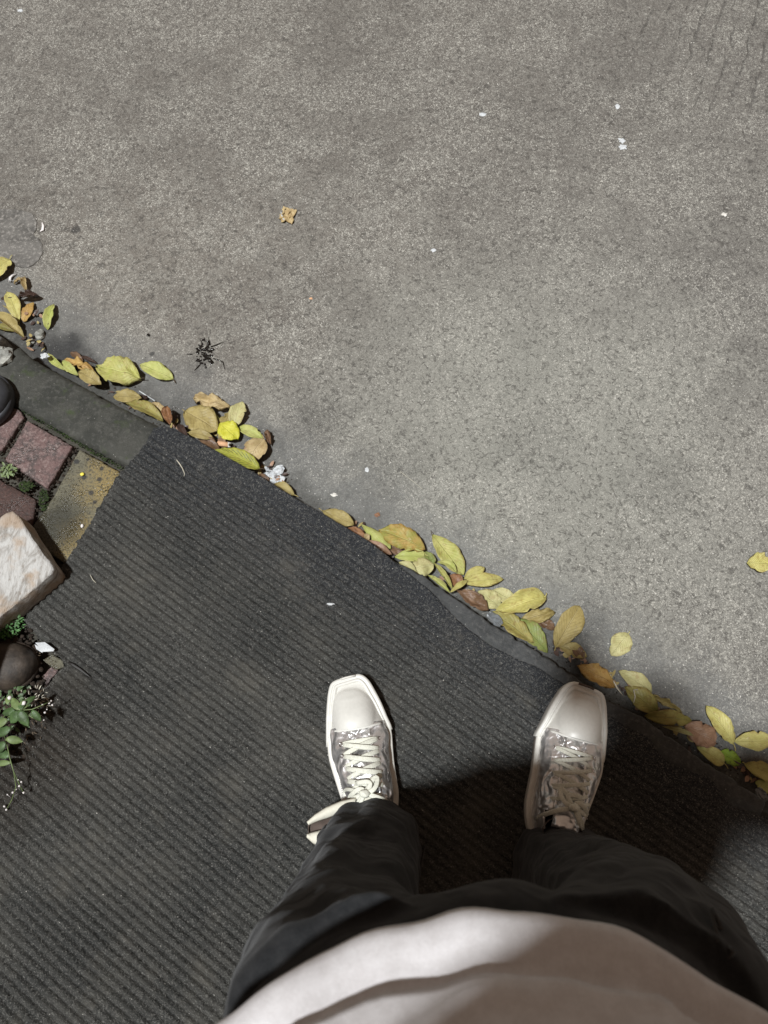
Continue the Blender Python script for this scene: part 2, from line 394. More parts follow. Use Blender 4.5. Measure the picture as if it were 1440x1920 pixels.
LM = dict(
    yg=m_leaf('leaf_yellow_green', (.33, .34, .09), (.43, .41, .15), (.27, .20, .07), .4),
    pale=m_leaf('leaf_pale', (.40, .38, .17), (.48, .45, .22), (.32, .24, .11), .4),
    tan=m_leaf('leaf_tan', (.38, .29, .14), (.46, .36, .19), (.24, .15, .07), .4),
    wtan=m_leaf('leaf_yellow_tan', (.42, .385, .12), (.50, .46, .17), (.30, .21, .07), .5),
    olive=m_leaf('leaf_olive', (.21, .19, .05), (.30, .26, .08), (.17, .10, .03), .3),
    otan=m_leaf('leaf_olive_tan', (.28, .22, .08), (.37, .30, .12), (.20, .15, .05), .3),
    orange=m_leaf('leaf_orange', (.38, .23, .07), (.46, .31, .10), (.24, .12, .03), .5),
    rust=m_leaf('leaf_rust', (.19, .085, .035), (.29, .15, .07), (.10, .04, .02), .4),
    brown=m_leaf('leaf_brown', (.13, .075, .04), (.20, .12, .07), (.07, .035, .02), .3, .3),
    pinkb=m_leaf('leaf_pink_brown', (.25, .15, .09), (.33, .20, .13), (.16, .085, .05), .3, .4),
    dkb=m_leaf('leaf_dark_brown', (.045, .026, .02), (.08, .048, .036), (.02, .012, .01), .3, .25),
    yellow=m_leaf('leaf_bright_yellow', (.48, .46, .035), (.58, .56, .08), (.36, .38, .04), .3),
    green=m_leaf('leaf_green', (.15, .19, .045), (.22, .25, .07), (.18, .13, .05), .3),
    dgreen=m_leaf('leaf_dark_green', (.085, .12, .02), (.12, .15, .03), (.10, .07, .02), .3),
    lime=m_leaf('leaf_lime', (.37, .40, .11), (.46, .46, .17), (.30, .28, .09), .3),
    spotg=m_leaf('leaf_spotted_green', (.22, .34, .03), (.27, .38, .05), (.06, .08, .02), .9),
    strip=m_leaf('leaf_striped', (.30, .31, .045), (.36, .36, .06), (.20, .15, .03), .2, stripes=True),
    gor=m_leaf('leaf_green_orange', (.26, .25, .06), (.38, .27, .08), (.26, .13, .03), .3),
)

# ------------------------------------------------------------------ road
def sheet(name, x0, x1, y0, y1, z, m, **k):
    return mk(name, [(x0, y0, z), (x1, y0, z), (x1, y1, z), (x0, y1, z)], [(0, 1, 2, 3)], m, smooth=False, **k)
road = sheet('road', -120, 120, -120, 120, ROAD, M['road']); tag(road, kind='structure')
# mortar patch and its cracked rim, at the far left
pts = [at(x, y, ROAD) for x, y in ((-40, 395), (20, 392), (60, 400), (70, 418), (68, 432), (62, 440), (72, 448), (80, 460), (81, 474), (74, 488), (62, 498), (50, 503), (36, 501), (22, 496), (-40, 500))]
pts = [p + Vector((fn(p.x * 90, p.y * 90) * .002, fn(p.x * 90, p.y * 90, 4) * .002, 0)) for p in densify(pts, .006)]
V, Fc = poly_mesh(pts[::-1] if False else pts, ROAD - .003, ROAD + .0022, .002, .0008)
pt = mk('mortar_patch', V, Fc, M['patch'], road, smooth=False); tag(pt, kind=None)

# ------------------------------------------------------------------ kerb
pA = KP[0] - KD * 7; pB = KP[-1] + (KP[-1] - KP[-6]).normalized() * 7
path = []
full = [pA] + KP + [pB]
for i in range(len(full) - 1):
    a, b = full[i], full[i + 1]; n = max(1, int((b - a).length / (.004 if 0 < i < len(full) - 2 else .05)))
    path += [a + (b - a) * (j / n) for j in range(n)]
path.append(full[-1])
# distance along the path
D = [0]
for i in range(1, len(path)): D.append(D[-1] + (path[i] - path[i - 1]).length)
i_start = min(range(len(path)), key=lambda i: (path[i] - KP[0]).length)
def kerb_stone(i0, i1, m, seed, wob=.004, parent=None, ar=1.0):
    prof = [(0.004, ROAD - .03), (0.002, ROAD + .01), (0.0, -.022), (-.002 * ar, -.004 - .007 * ar), (-.007 * ar, -.004 - .0015 * ar), (-.016 * ar, -.004), (-.04, -.004), (-.075, -.004), (-.098, -.0045), (-.108, -.008), (-.111, -.03)]
    n = i1 - i0 + 1; V = []
    for pi, (o, z) in enumerate(prof):
        for k in range(i0, i1 + 1):
            p = path[k]; e = min(D[k] - D[i0], D[i1] - D[k]); rnd = min(1, e / .012)
            t = (path[min(k + 1, len(path) - 1)] - path[max(k - 1, 0)]).normalized(); nn = Vector((-t.y, t.x, 0))
            w = fn(D[k] * 22 + seed, z * 40, seed) * wob * .5 + fn(D[k] * 90 + seed, z * 90, seed + 3) * wob * .5 - wob * 1.6 * max(0, fn(D[k] * 55, seed * 2.2) - .25)
            oo = o + (w - .0015 if pi < 6 else w * .4)
            zz = z + (fn(p.x * 30, p.y * 30, o * 30) * .0015 if pi > 2 and pi < 10 else 0) - (1 - rnd) ** 2 * .006 * (pi > 1)
            V.append(Vector((p.x, p.y, 0)) + nn * oo + Vector((0, 0, zz)))
    Fc = []
    for j in range(len(prof) - 1):
        for i in range(n - 1): a = j * n + i; Fc.append((a, a + n, a + n + 1, a + 1))
    Fc.append(tuple(j * n for j in range(len(prof)))[::-1]); Fc.append(tuple(j * n + n - 1 for j in range(len(prof))))
    return mk('kerb_stone', V, Fc, m, parent)
kerb = bpy.data.objects.new('kerb', None); COL.objects.link(kerb); tag(kerb, kind='structure')
kerb.location = (0, 0, ROAD)
sA = i_start + 0
iB = min(range(len(path)), key=lambda i: (path[i] - KP[8]).length)
iC = min(range(len(path)), key=lambda i: (path[i] - at(1455, 1515, -.004)).length)
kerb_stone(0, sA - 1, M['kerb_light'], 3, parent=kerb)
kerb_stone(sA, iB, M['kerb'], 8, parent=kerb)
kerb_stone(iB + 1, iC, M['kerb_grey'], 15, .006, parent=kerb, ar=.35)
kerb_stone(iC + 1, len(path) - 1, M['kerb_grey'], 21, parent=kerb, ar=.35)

# pavement bed behind the kerb
q0 = pA - KN * .10; q1 = KP[0] - KN * .10; q2 = pB - KN * .11
inner = [p - KN * .104 for p in full]
V = [(p.x, p.y, -.020) for p in inner] + [tuple(Vector((p.x, p.y, -.020)) - KN * 40) for p in inner]
n = len(inner)
pave = mk('pavement', V, [(i, i + n, i + n + 1, i + 1) for i in range(n - 1)], M['base'], smooth=False); tag(pave, kind='structure')

# ------------------------------------------------------------------ pavers
def paver(pxs, m, z1, seed, label=None):
    c = [at(x, y, z1) for x, y in pxs]
    o = densify(c, .006)
    o = [p + Vector((fn(p.x * 120 + seed, p.y * 120), fn(p.x * 120, p.y * 120 + seed, 5), 0)) * .0022 for p in o]
    # gridded top so that it is worn and uneven
    cen = sum(c, Vector()) / len(c)
    rings = [(1.0, -.024), (1.0, z1 - .004), (.985, z1 - .0012), (.95, z1), (.7, z1), (.4, z1), (.12, z1)]
    V = []; N = len(o)
    for k, z in rings:
        for p in o:
            q = cen + (p - cen) * k
            V.append((q.x, q.y, z + (fn(q.x * 50 + seed, q.y * 50) * .0016 if z > -.02 else 0)))
    Fc = [(r * N + i, r * N + (i + 1) % N, (r + 1) * N + (i + 1) % N, (r + 1) * N + i) for r in range(len(rings) - 1) for i in range(N)]
    Fc.append(tuple(range((len(rings) - 1) * N, len(rings) * N)))
    b = mk('paver', V, Fc, m, pave, origin=Vector((cen.x, cen.y, -.02)))
    if label: b['label'] = label
    return b
paver([(51, 788), (136, 836), (88, 916), (8, 862)], M['pink'], -.004, 1, 'pinkish worn paver')
paver([(149, 842), (224, 884), (226, 900), (216, 915), (205, 910), (202, 940), (128, 1060), (45, 1010), (100, 930)], M['ypav'], -.003, 2, 'yellow painted paver with dark spots')
paver([(-60, 862), (0, 900), (68, 937), (60, 985), (20, 1060), (-70, 1000)], M['dred'], -.006, 3, 'dark red damp paver')
paver([(-60, 735), (36, 768), (44, 782), (2, 845), (-80, 800)], M['pink'], -.007, 4)
paver([(-160, 795), (-85, 805), (-70, 850), (-90, 960), (-190, 900)], M['dred'], -.006, 5)
paver([(80, 1238), (98, 1226), (118, 1240), (120, 1250), (104, 1256)], M['ypav'], .001, 6, 'yellow broken paver corner')
paver([(78, 1268), (96, 1250), (108, 1254), (106, 1262), (86, 1284)], M['pink'], .000, 7, 'red broken paver corner')

# ------------------------------------------------------------------ ribbed mat
MPX = [(308, 797), (360, 820), (440, 864), (500, 900), (550, 932), (620, 972), (700, 1020), (749, 1062), (804, 1105), (836, 1139), (860, 1165), (886, 1186), (918, 1210), (960, 1231),
       (1010, 1252), (1060, 1285), (1110, 1320), (1170, 1360), (1218, 1384), (1235, 1412), (1251, 1429), (1305, 1450), (1336, 1460), (1348, 1481), (1371, 1512), (1440, 1533),
       (1560, 1600), (1640, 1650), (1640, 2150), (-220, 2150), (-220, 1440), (-100, 1425), (-20, 1405), (30, 1385), (62, 1350), (76, 1318), (84, 1290), (106, 1262), (122, 1248), (114, 1232),
       (98, 1222), (75, 1200), (46, 1166), (48, 1150), (90, 1096), (130, 1040), (166, 983), (200, 925), (218, 896), (240, 872), (262, 845), (288, 803)]
MP = [at(x, y, .003) for x, y in MPX]
MP2 = [(p.x, p.y) for p in MP]
nfront = 27
def inside(x, y):
    c = False; j = len(MP2) - 1
    for i in range(len(MP2)):
        xi, yi = MP2[i]; xj, yj = MP2[j]
        if (yi > y) != (yj > y) and x < (xj - xi) * (y - yi) / (yj - yi) + xi: c = not c
        j = i
    return c
def nearest(x, y):
    best = (9, x, y, 0)
    for i in range(len(MP2)):
        ax, ay = MP2[i]; bx, by = MP2[(i + 1) % len(MP2)]
        dx, dy = bx - ax, by - ay; t = max(0, min(1, ((x - ax) * dx + (y - ay) * dy) / (dx * dx + dy * dy)))
        qx, qy = ax + dx * t, ay + dy * t; d = math.hypot(x - qx, y - qy)
        if d < best[0]: best = (d, qx, qy, i)
    return best
RA = math.atan2(-math.sin(R(35.5)), math.cos(R(35.5)))
RU = Vector((math.cos(RA), math.sin(RA), 0)); RV = Vector((-RU.y, RU.x, 0))
PITCH = .0142
us = [Vector(p).dot(RU) for p in MP]; vs_ = [Vector(p).dot(RV) for p in MP]
du, dv = .014, PITCH / 10
U0, U1, V0, V1 = min(us) - du, max(us) + du, min(vs_) - dv, max(vs_) + dv
NU, NV = int((U1 - U0) / du) + 2, int((V1 - V0) / dv) + 2
fl = [abs(0)]
def edge_d(x, y):
    """distance from the front border of the mat"""
    best = 9
    for i in range(nfront - 1):
        ax, ay = MP2[i]; bx, by = MP2[i + 1]
        dx, dy = bx - ax, by - ay; t = max(0, min(1, ((x - ax) * dx + (y - ay) * dy) / (dx * dx + dy * dy)))
        d = math.hypot(x - ax - dx * t, y - ay - dy * t)
        if d < best: best = d
    return best
def mat_z(x, y, ed=None):
    p = Vector((x, y, 0)); u = p.dot(RU); v = p.dot(RV)
    if ed is None: ed = edge_d(x, y)
    ph = (v + .004 * fn(u * 2.3, v * 3) + .0006 * fn(u * 14, v * 20, 7)) / PITCH
    rib = (.5 + .5 * math.cos(2 * math.pi * ph)) ** .6
    f = min(1, max(.0, (ed - .014) / .05)) * (.85 + .35 * fn(x * 6, y * 6, 2))
    wear = .0009 * fn(x * 70, y * 70, 1) + .0010 * fn(x * 190, y * 190, 3)
    return .0022 + .0072 * rib * f + .0030 * (1 - f) + wear + .003 * max(0, fn(x * 3, y * 3, 9))
inn = {}
coords = []
for j in range(NV):
    for i in range(NU):
        p = RU * (U0 + i * du) + RV * (V0 + j * dv); coords.append((p.x, p.y))
ins = [inside(x, y) for x, y in coords]
idx = {}; V = []; Fc = []
for j in range(NV - 1):
    for i in range(NU - 1):
        a = j * NU + i; q = (a, a + 1, a + NU + 1, a + NU)
        s = sum(ins[k] for k in q)
        if s == 0: continue
        f = []
        for k in q:
            if k not in idx:
                x, y = coords[k]
                if not ins[k]:
                    _, x, y, _ = nearest(x, y); x += .0022 * fn(x * 260, y * 260, 5) + .003 * fn(x * 50, y * 50, 6); y += .0022 * fn(x * 260, y * 260, 9) + .003 * fn(x * 50, y * 50, 2)
                    idx[k] = len(V); V.append((x, y, .0005))
                else:
                    idx[k] = len(V); V.append((x, y, mat_z(x, y)))
            f.append(idx[k])
        Fc.append(tuple(f))
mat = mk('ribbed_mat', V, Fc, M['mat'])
tag(mat, 'large charcoal grey ribbed carpet mat laid over the kerb and pavement', 'mat')
# fibres that stand out of the pile
FV, FF = [], []
random.seed(11)
cnt = 0
while cnt < 80000:
    x = random.uniform(-.75, .85); y = random.uniform(-.42, .66)
    if not inside(x, y): continue
    ed = edge_d(x, y) if (x + y * 1.7) > .1 else .2
    z = mat_z(x, y, ed)
    a = RA + random.gauss(0, .9) + (math.pi if random.random() < .5 else 0); L = random.uniform(.0015, .0045)
    d = Vector((math.cos(a), math.sin(a), random.uniform(-.1, .45))) * L; w = Vector((-math.sin(a), math.cos(a), 0)) * random.uniform(.00014, .0003)
    p = Vector((x, y, z - .0003)); md = p + d * .55 + Vector((random.gauss(0, .0006), random.gauss(0, .0006), .0004))
    o = len(FV); FV += [p - w, p + w, md + w, md - w, p + d]; FF += [(o, o + 1, o + 2, o + 3), (o + 3, o + 2, o + 4)]
    cnt += 1
pile = mk('loose_fibres', FV, FF, M['pile'], mat, smooth=False); tag(pile, kind='stuff')
# the cut slit near the left edge
sl = [at(x, y, .009) for x, y in ((128, 1242), (136, 1246), (150, 1255), (163, 1265), (173, 1272))]
V, Fc = tube(sl, [.0012, .0028, .0026, .0018, .0004], 6, .25)
tag(mk('slit', V, Fc, M['dark'], mat), kind=None)

# ------------------------------------------------------------------ soil, moss, plants at the left
def scatter_clumps(name, region, n, m, size, zf, seed, label=None):
    random.seed(seed); parts = []
    while len(parts) < n:
        x = random.uniform(*region[0]); y = random.uniform(*region[1])
        if region[2](x, y): continue
        s = random.uniform(*size); c = at(x, y, zf(x, y)); c.z += s * .2
        parts.append(blob(c, (s, s * random.uniform(.6, 1), s * .7), len(parts), .6, 1.6, 6, 4))
    V, Fc = join(*parts)
    o = mk(name, V, Fc, m); tag(o, label, kind='stuff'); return o
scatter_clumps('soil', ((-60, 110), (1180, 1425), lambda x, y: (x > 92 - abs(y - 1300) * .28) or random.random() < max(0, (x - 30) / 140)), 900, M['soil'], (.002, .0065), lambda x, y: -.001 + .006 * max(0, 1 - x / 100), 3,
               'dark crumbly soil heaped at the torn edge of the mat')
scatter_clumps('moss', ((20, 95), (885, 960), lambda x, y: not (((x - 50) / 16) ** 2 + ((y - 912) / 9) ** 2 < 1 or ((x - 82) / 9) ** 2 + ((y - 938) / 20) ** 2 < 1)), 150, M['moss'], (.0015, .0035), lambda x, y: -.003, 5,
               'bright green moss in the joints between the pavers')
scatter_clumps('moss', ((25, 235), (755, 900), lambda x, y: abs((y - 768) - (x - 34) * .585 + 3) > 4.5 or random.random() < .3), 380, M['moss'], (.0007, .0020), lambda x, y: -.011, 6,
               'thin dark moss along the joint behind the kerb')
def leaflet(p, d, up, L, w, droop=.3, n=5):
    d = d.normalized(); s = d.cross(up).normalized(); V = []; Fc = []
    for k in range(n + 1):
        t = k / n; ww = w * math.sin(math.pi * min(1, t * .93 + .07)) ** .8
        c = p + d * L * t + up * (-droop * L * t * t)
        V += [c - s * ww + up * ww * .25, c, c + s * ww + up * ww * .25]
    for k in range(n):
        a = k * 3; Fc += [(a, a + 1, a + 4, a + 3), (a + 1, a + 2, a + 5, a + 4)]
    return V, Fc
UP = Vector((0, 0, 1))
def bush(name, px, py, n, Lr, wr, spread, m, label, seed, h=.02, cat='plant'):
    random.seed(seed); parts = []; c0 = at(px, py, .0)
    for k in range(n):
        a = random.uniform(0, 6.283); r = random.uniform(0, 1) ** .6 * spread
        c = c0 + Vector((math.cos(a) * r, math.sin(a) * r * .8, random.uniform(.1, 1) * h))
        d = Vector((math.cos(a) + random.gauss(0, .5), math.sin(a) + random.gauss(0, .5), random.uniform(-.1, .6)))
        parts.append(leaflet(c, d, UP, random.uniform(*Lr), random.uniform(*wr), .3, 3))
    V, Fc = join(*parts)
    return tag(mk(name, V, Fc, m, origin=c0), label, cat)
scatter_clumps('soil', ((-60, 240), (760, 1050), lambda x, y: y < 775 + (x - 34) * .585), 1500, M['soil'], (.0015, .0042), lambda x, y: -.0125, 7,
               'dark damp soil packed in the gaps between the pavers')
bush('creeping_plant', 14, 1172, 430, (.003, .008), (.001, .0022), .033, M['mossb'], 'dense bright green tiny leaved plant under the whitish block', 21, .022)
bush('weed', 17, 884, 46, (.006, .014), (.0014, .003), .012, M['weedp'], 'small pale green weed between the pinkish paver and dark shoe', 22, .012)
bush('creeping_plant', 62, 1225, 30, (.003, .008), (.0006, .0014), .014, M['twig'], 'dry brown sprig beside the folded white paper', 23, .008)

bush('scrub', 10, 1325, 150, (.006, .016), (.0015, .0045), .055, M['weed'], 'dim low scrub of dark green leaves behind the flowering weed', 24, .02)
bush('scrub', 50, 1345, 130, (.004, .012), (.0004, .0012), .055, M['twig'], 'tangle of dry brown rootlets on the mat under the flowering weed', 25, .018)
bush('scrub', 72, 1315, 60, (.004, .010), (.0004, .0009), .030, M['straw'], 'thin pale sprigs at the tip of the flowering weed', 26, .03)
# larger weed with white flowers
wroot = empty('flowering_weed', at(5, 1365, 0), 'leafy green weed with tiny white flowers spilling over the mat edge', 'plant')
stems = [[(-12, 1370, .01), (15, 1345, .05), (36, 1332, .07), (60, 1330, .075), (80, 1322, .07), (96, 1314, .06)],
         [(5, 1370, .01), (12, 1390, .04), (18, 1420, .05), (26, 1448, .045), (30, 1475, .035), (22, 1500, .02), (12, 1518, .01)],
         [(-5, 1360, .01), (14, 1335, .05), (30, 1315, .06), (44, 1308, .065)],
         [(40, 1332, .07), (60, 1345, .07), (78, 1352, .06)],
         [(26, 1448, .045), (36, 1470, .03), (44, 1486, .025)]]
for k, s_ in enumerate(stems):
    V, Fc = tube([at(x, y, z) for x, y, z in s_], [.0011 - .0006 * i / len(s_) for i in range(len(s_))], 6)
    mk('stem', V, Fc, M['weedp'], wroot)
wl = [(36, 1330, 20, 1308, 8, .07), (36, 1332, 52, 1362, 10, .075), (36, 1334, 18, 1356, 11, .072), (36, 1330, 56, 1310, 9, .07), (28, 1332, 2, 1338, 8, .065),
      (60, 1332, 76, 1352, 7, .072), (14, 1350, -14, 1362, 9, .06), (40, 1330, 42, 1312, 7, .072), (10, 1392, -10, 1412, 10, .045), (12, 1385, 42, 1390, 8, .05), (18, 1418, -10, 1408, 9, .04),
      (20, 1366, -10, 1378, 10, .05), (20, 1430, -16, 1432, 6, .04), (44, 1322, 66, 1304, 6, .068), (0, 1330, -18, 1350, 8, .05), (14, 1320, 18, 1300, 6, .055)]
for k, (x0, y0, x1, y1, w, z) in enumerate(wl):
    a = at(x0, y0, z); b = at(x1, y1, z - .006)
    V, Fc = leaflet(a, b - a, UP, (b - a).length, w * .00085, .15, 6)
    solid(mk('leaf', V, Fc, M['weed'] if k % 3 else M['weedp'], wroot), .0004)
random.seed(4)
fl_pts = [(18, 1308, .062), (45, 1318, .07), (96, 1314, .062), (88, 1330, .065), (80, 1322, .066), (82, 1350, .058), (76, 1342, .06), (92, 1318, .06), (84, 1336, .06), (98, 1322, .058),
          (12, 1518, .012), (8, 1512, .012), (30, 1480, .03), (24, 1486, .03), (36, 1474, .03), (44, 1486, .025), (40, 1466, .03), (14, 1490, .02), (34, 1462, .035), (42, 1322, .068)]
for k, (x, y, z) in enumerate(fl_pts):
    c = at(x, y, z); s = .0038 if k < 2 else random.uniform(.0012, .0022)
    pts_ = [blob(c, (s, s, s * .7), k, .4, 1.5, 6, 4)]
    if k > 1: pts_.append(tube([c, c + Vector((random.uniform(-.006, .006), random.uniform(-.006, .008), -.008))], .0003, 4))
    V, Fc = join(*pts_); mk('flower', V, Fc, M['petal'], wroot)

# ------------------------------------------------------------------ whitish block
zb = .060
top = [at(x, y, zb) for x, y in ((12, 960), (24, 957), (34, 966), (94, 1056), (101, 1068), (96, 1077), (-4, 1160), (-110, 1240), (-190, 1110), (-70, 1025))]
o = densify(top, .008); cen = sum(top, Vector()) / len(top); N = len(o); V = []
rings = [(1.0, .001), (1.0, zb * .4), (1.0, zb - .004), (.985, zb - .0005), (.9, zb), (.7, zb), (.45, zb), (.2, zb)]
for k, z in rings:
    for p in o:
        q = cen + (p - cen) * k; w = .0025 if k == 1.0 else .0008
        V.append((q.x + fn(q.x * 45, q.y * 45, z * 60) * w, q.y + fn(q.x * 45, q.y * 45, z * 60 + 5) * w, z + (fn(q.x * 55, q.y * 55) * .0022 + fn(q.x * 150, q.y * 150) * .001 if z > .03 else 0)))
Fc = [(r * N + i, r * N + (i + 1) % N, (r + 1) * N + (i + 1) % N, (r + 1) * N + i) for r in range(len(rings) - 1) for i in range(N)]
Fc.append(tuple(range((len(rings) - 1) * N, len(rings) * N)))
tag(mk('stone_block', V, Fc, M['block'], origin=Vector((cen.x, cen.y, 0))), 'thick whitish weathered block with brown stains lying at the mat corner', 'block')

# ------------------------------------------------------------------ dark shoe toe and brown boot at the left border
def toe_shoe(name, c, ang, L, W, H, upper_m, sole_m, label, cat, sole_h=.02, lip=.006):
    root = empty(name, c, label, cat)
    ca, sa = math.cos(ang), math.sin(ang)
    def T(x, y, z): return Vector((c[0] + x * ca - y * sa, c[1] + x * sa + y * ca, c[2] + z))
    def hw(t):   # half width, t 0 heel .. 1 toe
        b = W * (.72 + .28 * math.sin(max(0, min(1, (t - .2) / .6)) * math.pi / 2))
        r = .2; e = 1.0
        if t > 1 - r: e = math.sqrt(max(0, 1 - ((t - 1 + r) / r) ** 2))
        if t < .12: e = math.sqrt(max(0, 1 - ((.12 - t) / .12) ** 2))
        return max(b * e, .0005)
    ts = [.5 - .5 * math.cos(math.pi * k / 30) for k in range(31)]
    NS = 20
    def up(i, j):
        t = ts[j]; a = math.pi * i / (NS - 1); w = hw(t) - lip; w = max(w, .0003)
        h = H * (.62 + .9 * max(0, .55 - t)) * min(1, (hw(t) / W) ** .6 + .02)
        return T(w * math.cos(a), (t - 1) * L + (lip if t > .8 else -0) * 0, sole_h * .7 + h * math.sin(a) ** .75)
    V, Fc = grid(NS, 31, up); mk('upper', V, Fc, upper_m, root)
    V = []
    for z, k in ((0, -.002), (sole_h * .25, 0), (sole_h * .8, 0), (sole_h, -.002), (sole_h * .96, -lip * 1.3)):
        ring = [T(max(hw(t) + k, 0), (t - 1) * L + (k if t > .9 else 0), z) for t in ts] + [T(-max(hw(t) + k, 0), (t - 1) * L + (k if t > .9 else 0), z) for t in ts[::-1]]
        V += ring
    n = 62; Fc = [(r * n + i, r * n + (i + 1) % n, (r + 1) * n + (i + 1) % n, (r + 1) * n + i) for r in range(4) for i in range(n)]
    Fc.append(tuple(range(n))[::-1]); mk('sole', V, Fc, sole_m, root)
    return root
c1 = at(33, 745, 0.0); toe_shoe('shoe', Vector((c1.x - .004, c1.y - .0, -.004)), R(-78), .28, .062, .055, M['ring'], M['ring'], 'dark grey rounded shoe toe at the left edge on the kerb', 'shoe', .024, .007)
c2 = at(76, 1246, 0.0)
b = toe_shoe('boot', Vector((c2.x, c2.y, -.004)), R(-84), .29, .048, .060, M['boot'], M['soil'], 'worn brown leather boot toe with blue trouser hem at the left edge', 'boot', .016, .004)
def jl(i, j):
    a = 2 * math.pi * i / 28; z = .045 + j * .006; r = .07 + .006 * fn(math.cos(a) * 2, math.sin(a) * 2, z * 12)
    return Vector((c2.x - .125 + math.cos(a) * r * .95 - z * .05, c2.y - .01 + math.sin(a) * r, z))
V, Fc = grid(28, 15, jl, True); V.append(Vector((c2.x - .125, c2.y, .14))); Fc += [(14 * 28 + i, 14 * 28 + (i + 1) % 28, len(V) - 1) for i in range(28)]
mk('trouser_hem', V, Fc, M['jeans'], b)

# ------------------------------------------------------------------ fallen leaves
GL = 'yellow and brown leaves fallen along the kerb'
def leaf(bx, by, tx, ty, w, col, lb, lt, label, fold=.15, arch=.1, roll=0, bend=0, stalk=None, seed=None, peak=.5, wav=.06, blunt=.5, base=ROAD):
    seed = seed if seed is not None else bx * 13 + by * 7
    a = at(bx, by, base + lb); b = at(tx, ty, base + lt); L = (b - a).length
    sc = (at(bx + 1, by, base) - at(bx, by, base)).length; hw = w * sc * .5
    d = (b - a).normalized(); s = d.cross(UP).normalized(); n = s.cross(d)
    rm = Matrix.Rotation(R(roll), 3, d); s = rm @ s; n = rm @ n
    NU_, NV_ = 9, 17; V = []; uv = []
    for j in range(NV_):
        t = j / (NV_ - 1); tt = t ** (math.log(.5) / math.log(peak))
        pr = math.sin(math.pi * tt) ** (.55 + .35 * (1 - blunt)); pr = max(pr, .02)
        c = a + d * L * t + n * (arch * L * math.sin(math.pi * t)) + s * (bend * L * math.sin(math.pi * t))
        for i in range(NU_):
            u = i / (NU_ - 1) * 2 - 1
            ww = hw * pr * (1 + .16 * fn(t * 5 + seed, (1 if u > 0 else -1) * 3.3, seed * .7) - (.35 * max(0, fn(t * 11 + seed * 1.3, (1 if u > 0 else -1) * 5.1, seed) - .28) / .3 if abs(u) > .6 else 0))
            z = abs(u) ** 1.3 * fold * hw * (2 if fold > 0 else 2) * pr
            z += wav * hw * 3.2 * fn(t * 3.5 + seed * .3, u * 1.6, seed) + wav * hw * abs(u) ** 2 * 5 * fn(t * 7 + seed, u * 2, 4)
            k = math.cos(math.atan(abs(fold) * 1.2) * abs(u))
            V.append(c + s * u * ww * k + n * z); uv.append((i / (NU_ - 1), t))
    Fc = [(j * NU_ + i, j * NU_ + i + 1, (j + 1) * NU_ + i + 1, (j + 1) * NU_ + i) for j in range(NV_ - 1) for i in range(NU_ - 1)]
    lo = min(v.z for v in V) - (base + .0006)
    if lo < 0: V = [v - Vector((0, 0, lo)) for v in V]; a = a - Vector((0, 0, lo)); b = b - Vector((0, 0, lo))
    o = mk('fallen_leaf', V, Fc, LM[col], origin=(a + b) * .5, uv=uv); solid(o, .0005)
    tag(o, label, 'leaf', GL)
    if stalk is not None:
        e = at(stalk[0], stalk[1], a.z + .001)
        V, Fc = tube([a + d * .004, a, a.lerp(e, .5) + Vector((0, 0, .002)), e], [.0006, .0009, .0008, .0010], 6)
        mk('stalk', V, Fc, M['twig'] if (len(stalk) > 2) else LM[col], o)
    return o
A = leaf
A(18, 487, -16, 532, 38, 'wtan', .004, .002, 'broad yellow tan leaf cut by the left edge of the view', stalk=(23, 478), arch=.12, peak=.4)
A(47, 519, 51, 549, 13, 'tan', .004, .003, 'small dry curled tan leaf above the dark maroon one', fold=.7, wav=.2)
A(46, 522, 27, 533, 9, 'tan', .006, .003, 'tiny dry leaf scrap beside the curled white petal', fold=.6, wav=.3)
A(75, 556, 35, 560, 17, 'dkb', .012, .010, 'dark maroon curled leaf lying across a yellow leaf tip', fold=.6, wav=.25, stalk=(15, 558, 1))
A(36, 606, 13, 547, 26, 'wtan', .003, .008, 'long yellow leaf with a wavy edge left of a small orange leaf', bend=.06, stalk=(36, 613))
A(45, 604, 63, 567, 22, 'orange', .003, .006, 'small orange leaf left of the upright lime leaf', stalk=None, peak=.42)
A(89, 618, 102, 570, 20, 'lime', .003, .005, 'narrow lime leaf standing apart with a dark folded midrib', fold=.35, blunt=.8, peak=.42)
A(46, 634, -14, 588, 26, 'otan', .004, .018, 'long olive leaf with a twisted edge nearest the kerb end', fold=.5, roll=15)
A(30, 622, -10, 612, 14, 'olive', .002, .006, 'narrow shaded olive leaf under the twisted long one', fold=.3)
A(89, 663, 124, 695, 14, 'lime', .03, .028, 'slender lime leaf beside the white plastic scrap', fold=.4, roll=20)
A(117, 676, 147, 704, 17, 'lime', .030, .024, 'short lime leaf wedged against the kerb edge', fold=.3, roll=15)
A(122, 676, 180, 702, 24, 'orange', .016, .020, 'ruffled orange yellow leaf left of the broad green yellow leaf', fold=.2, wav=.22, roll=-10)
A(190, 722, 148, 696, 28, 'otan', .028, .030, 'tan brown leaf on the kerb side of the broad green yellow leaf', fold=.12)
A(156, 677, 132, 661, 13, 'brown', .004, .004, 'small brown leaf behind the ruffled orange yellow leaf')
A(182, 682, 150, 668, 8, 'dkb', .003, .004, 'dark narrow leaf sticking out behind the broad green yellow leaf', fold=.4)
A(264, 710, 181, 686, 58, 'yg', .012, .014, 'broadest green yellow leaf near the left end of the kerb', fold=.08, stalk=(272, 709, 1), wav=.12, peak=.5, arch=.08)
A(325, 711, 262, 684, 32, 'lime', .004, .004, 'pale lime leaf on the road right of the broad green yellow leaf', stalk=(329, 718, 1), peak=.45, fold=.12)
A(212, 744, 266, 747, 28, 'otan', .026, .018, 'olive yellow leaf just under the broad green yellow leaf', fold=.08)
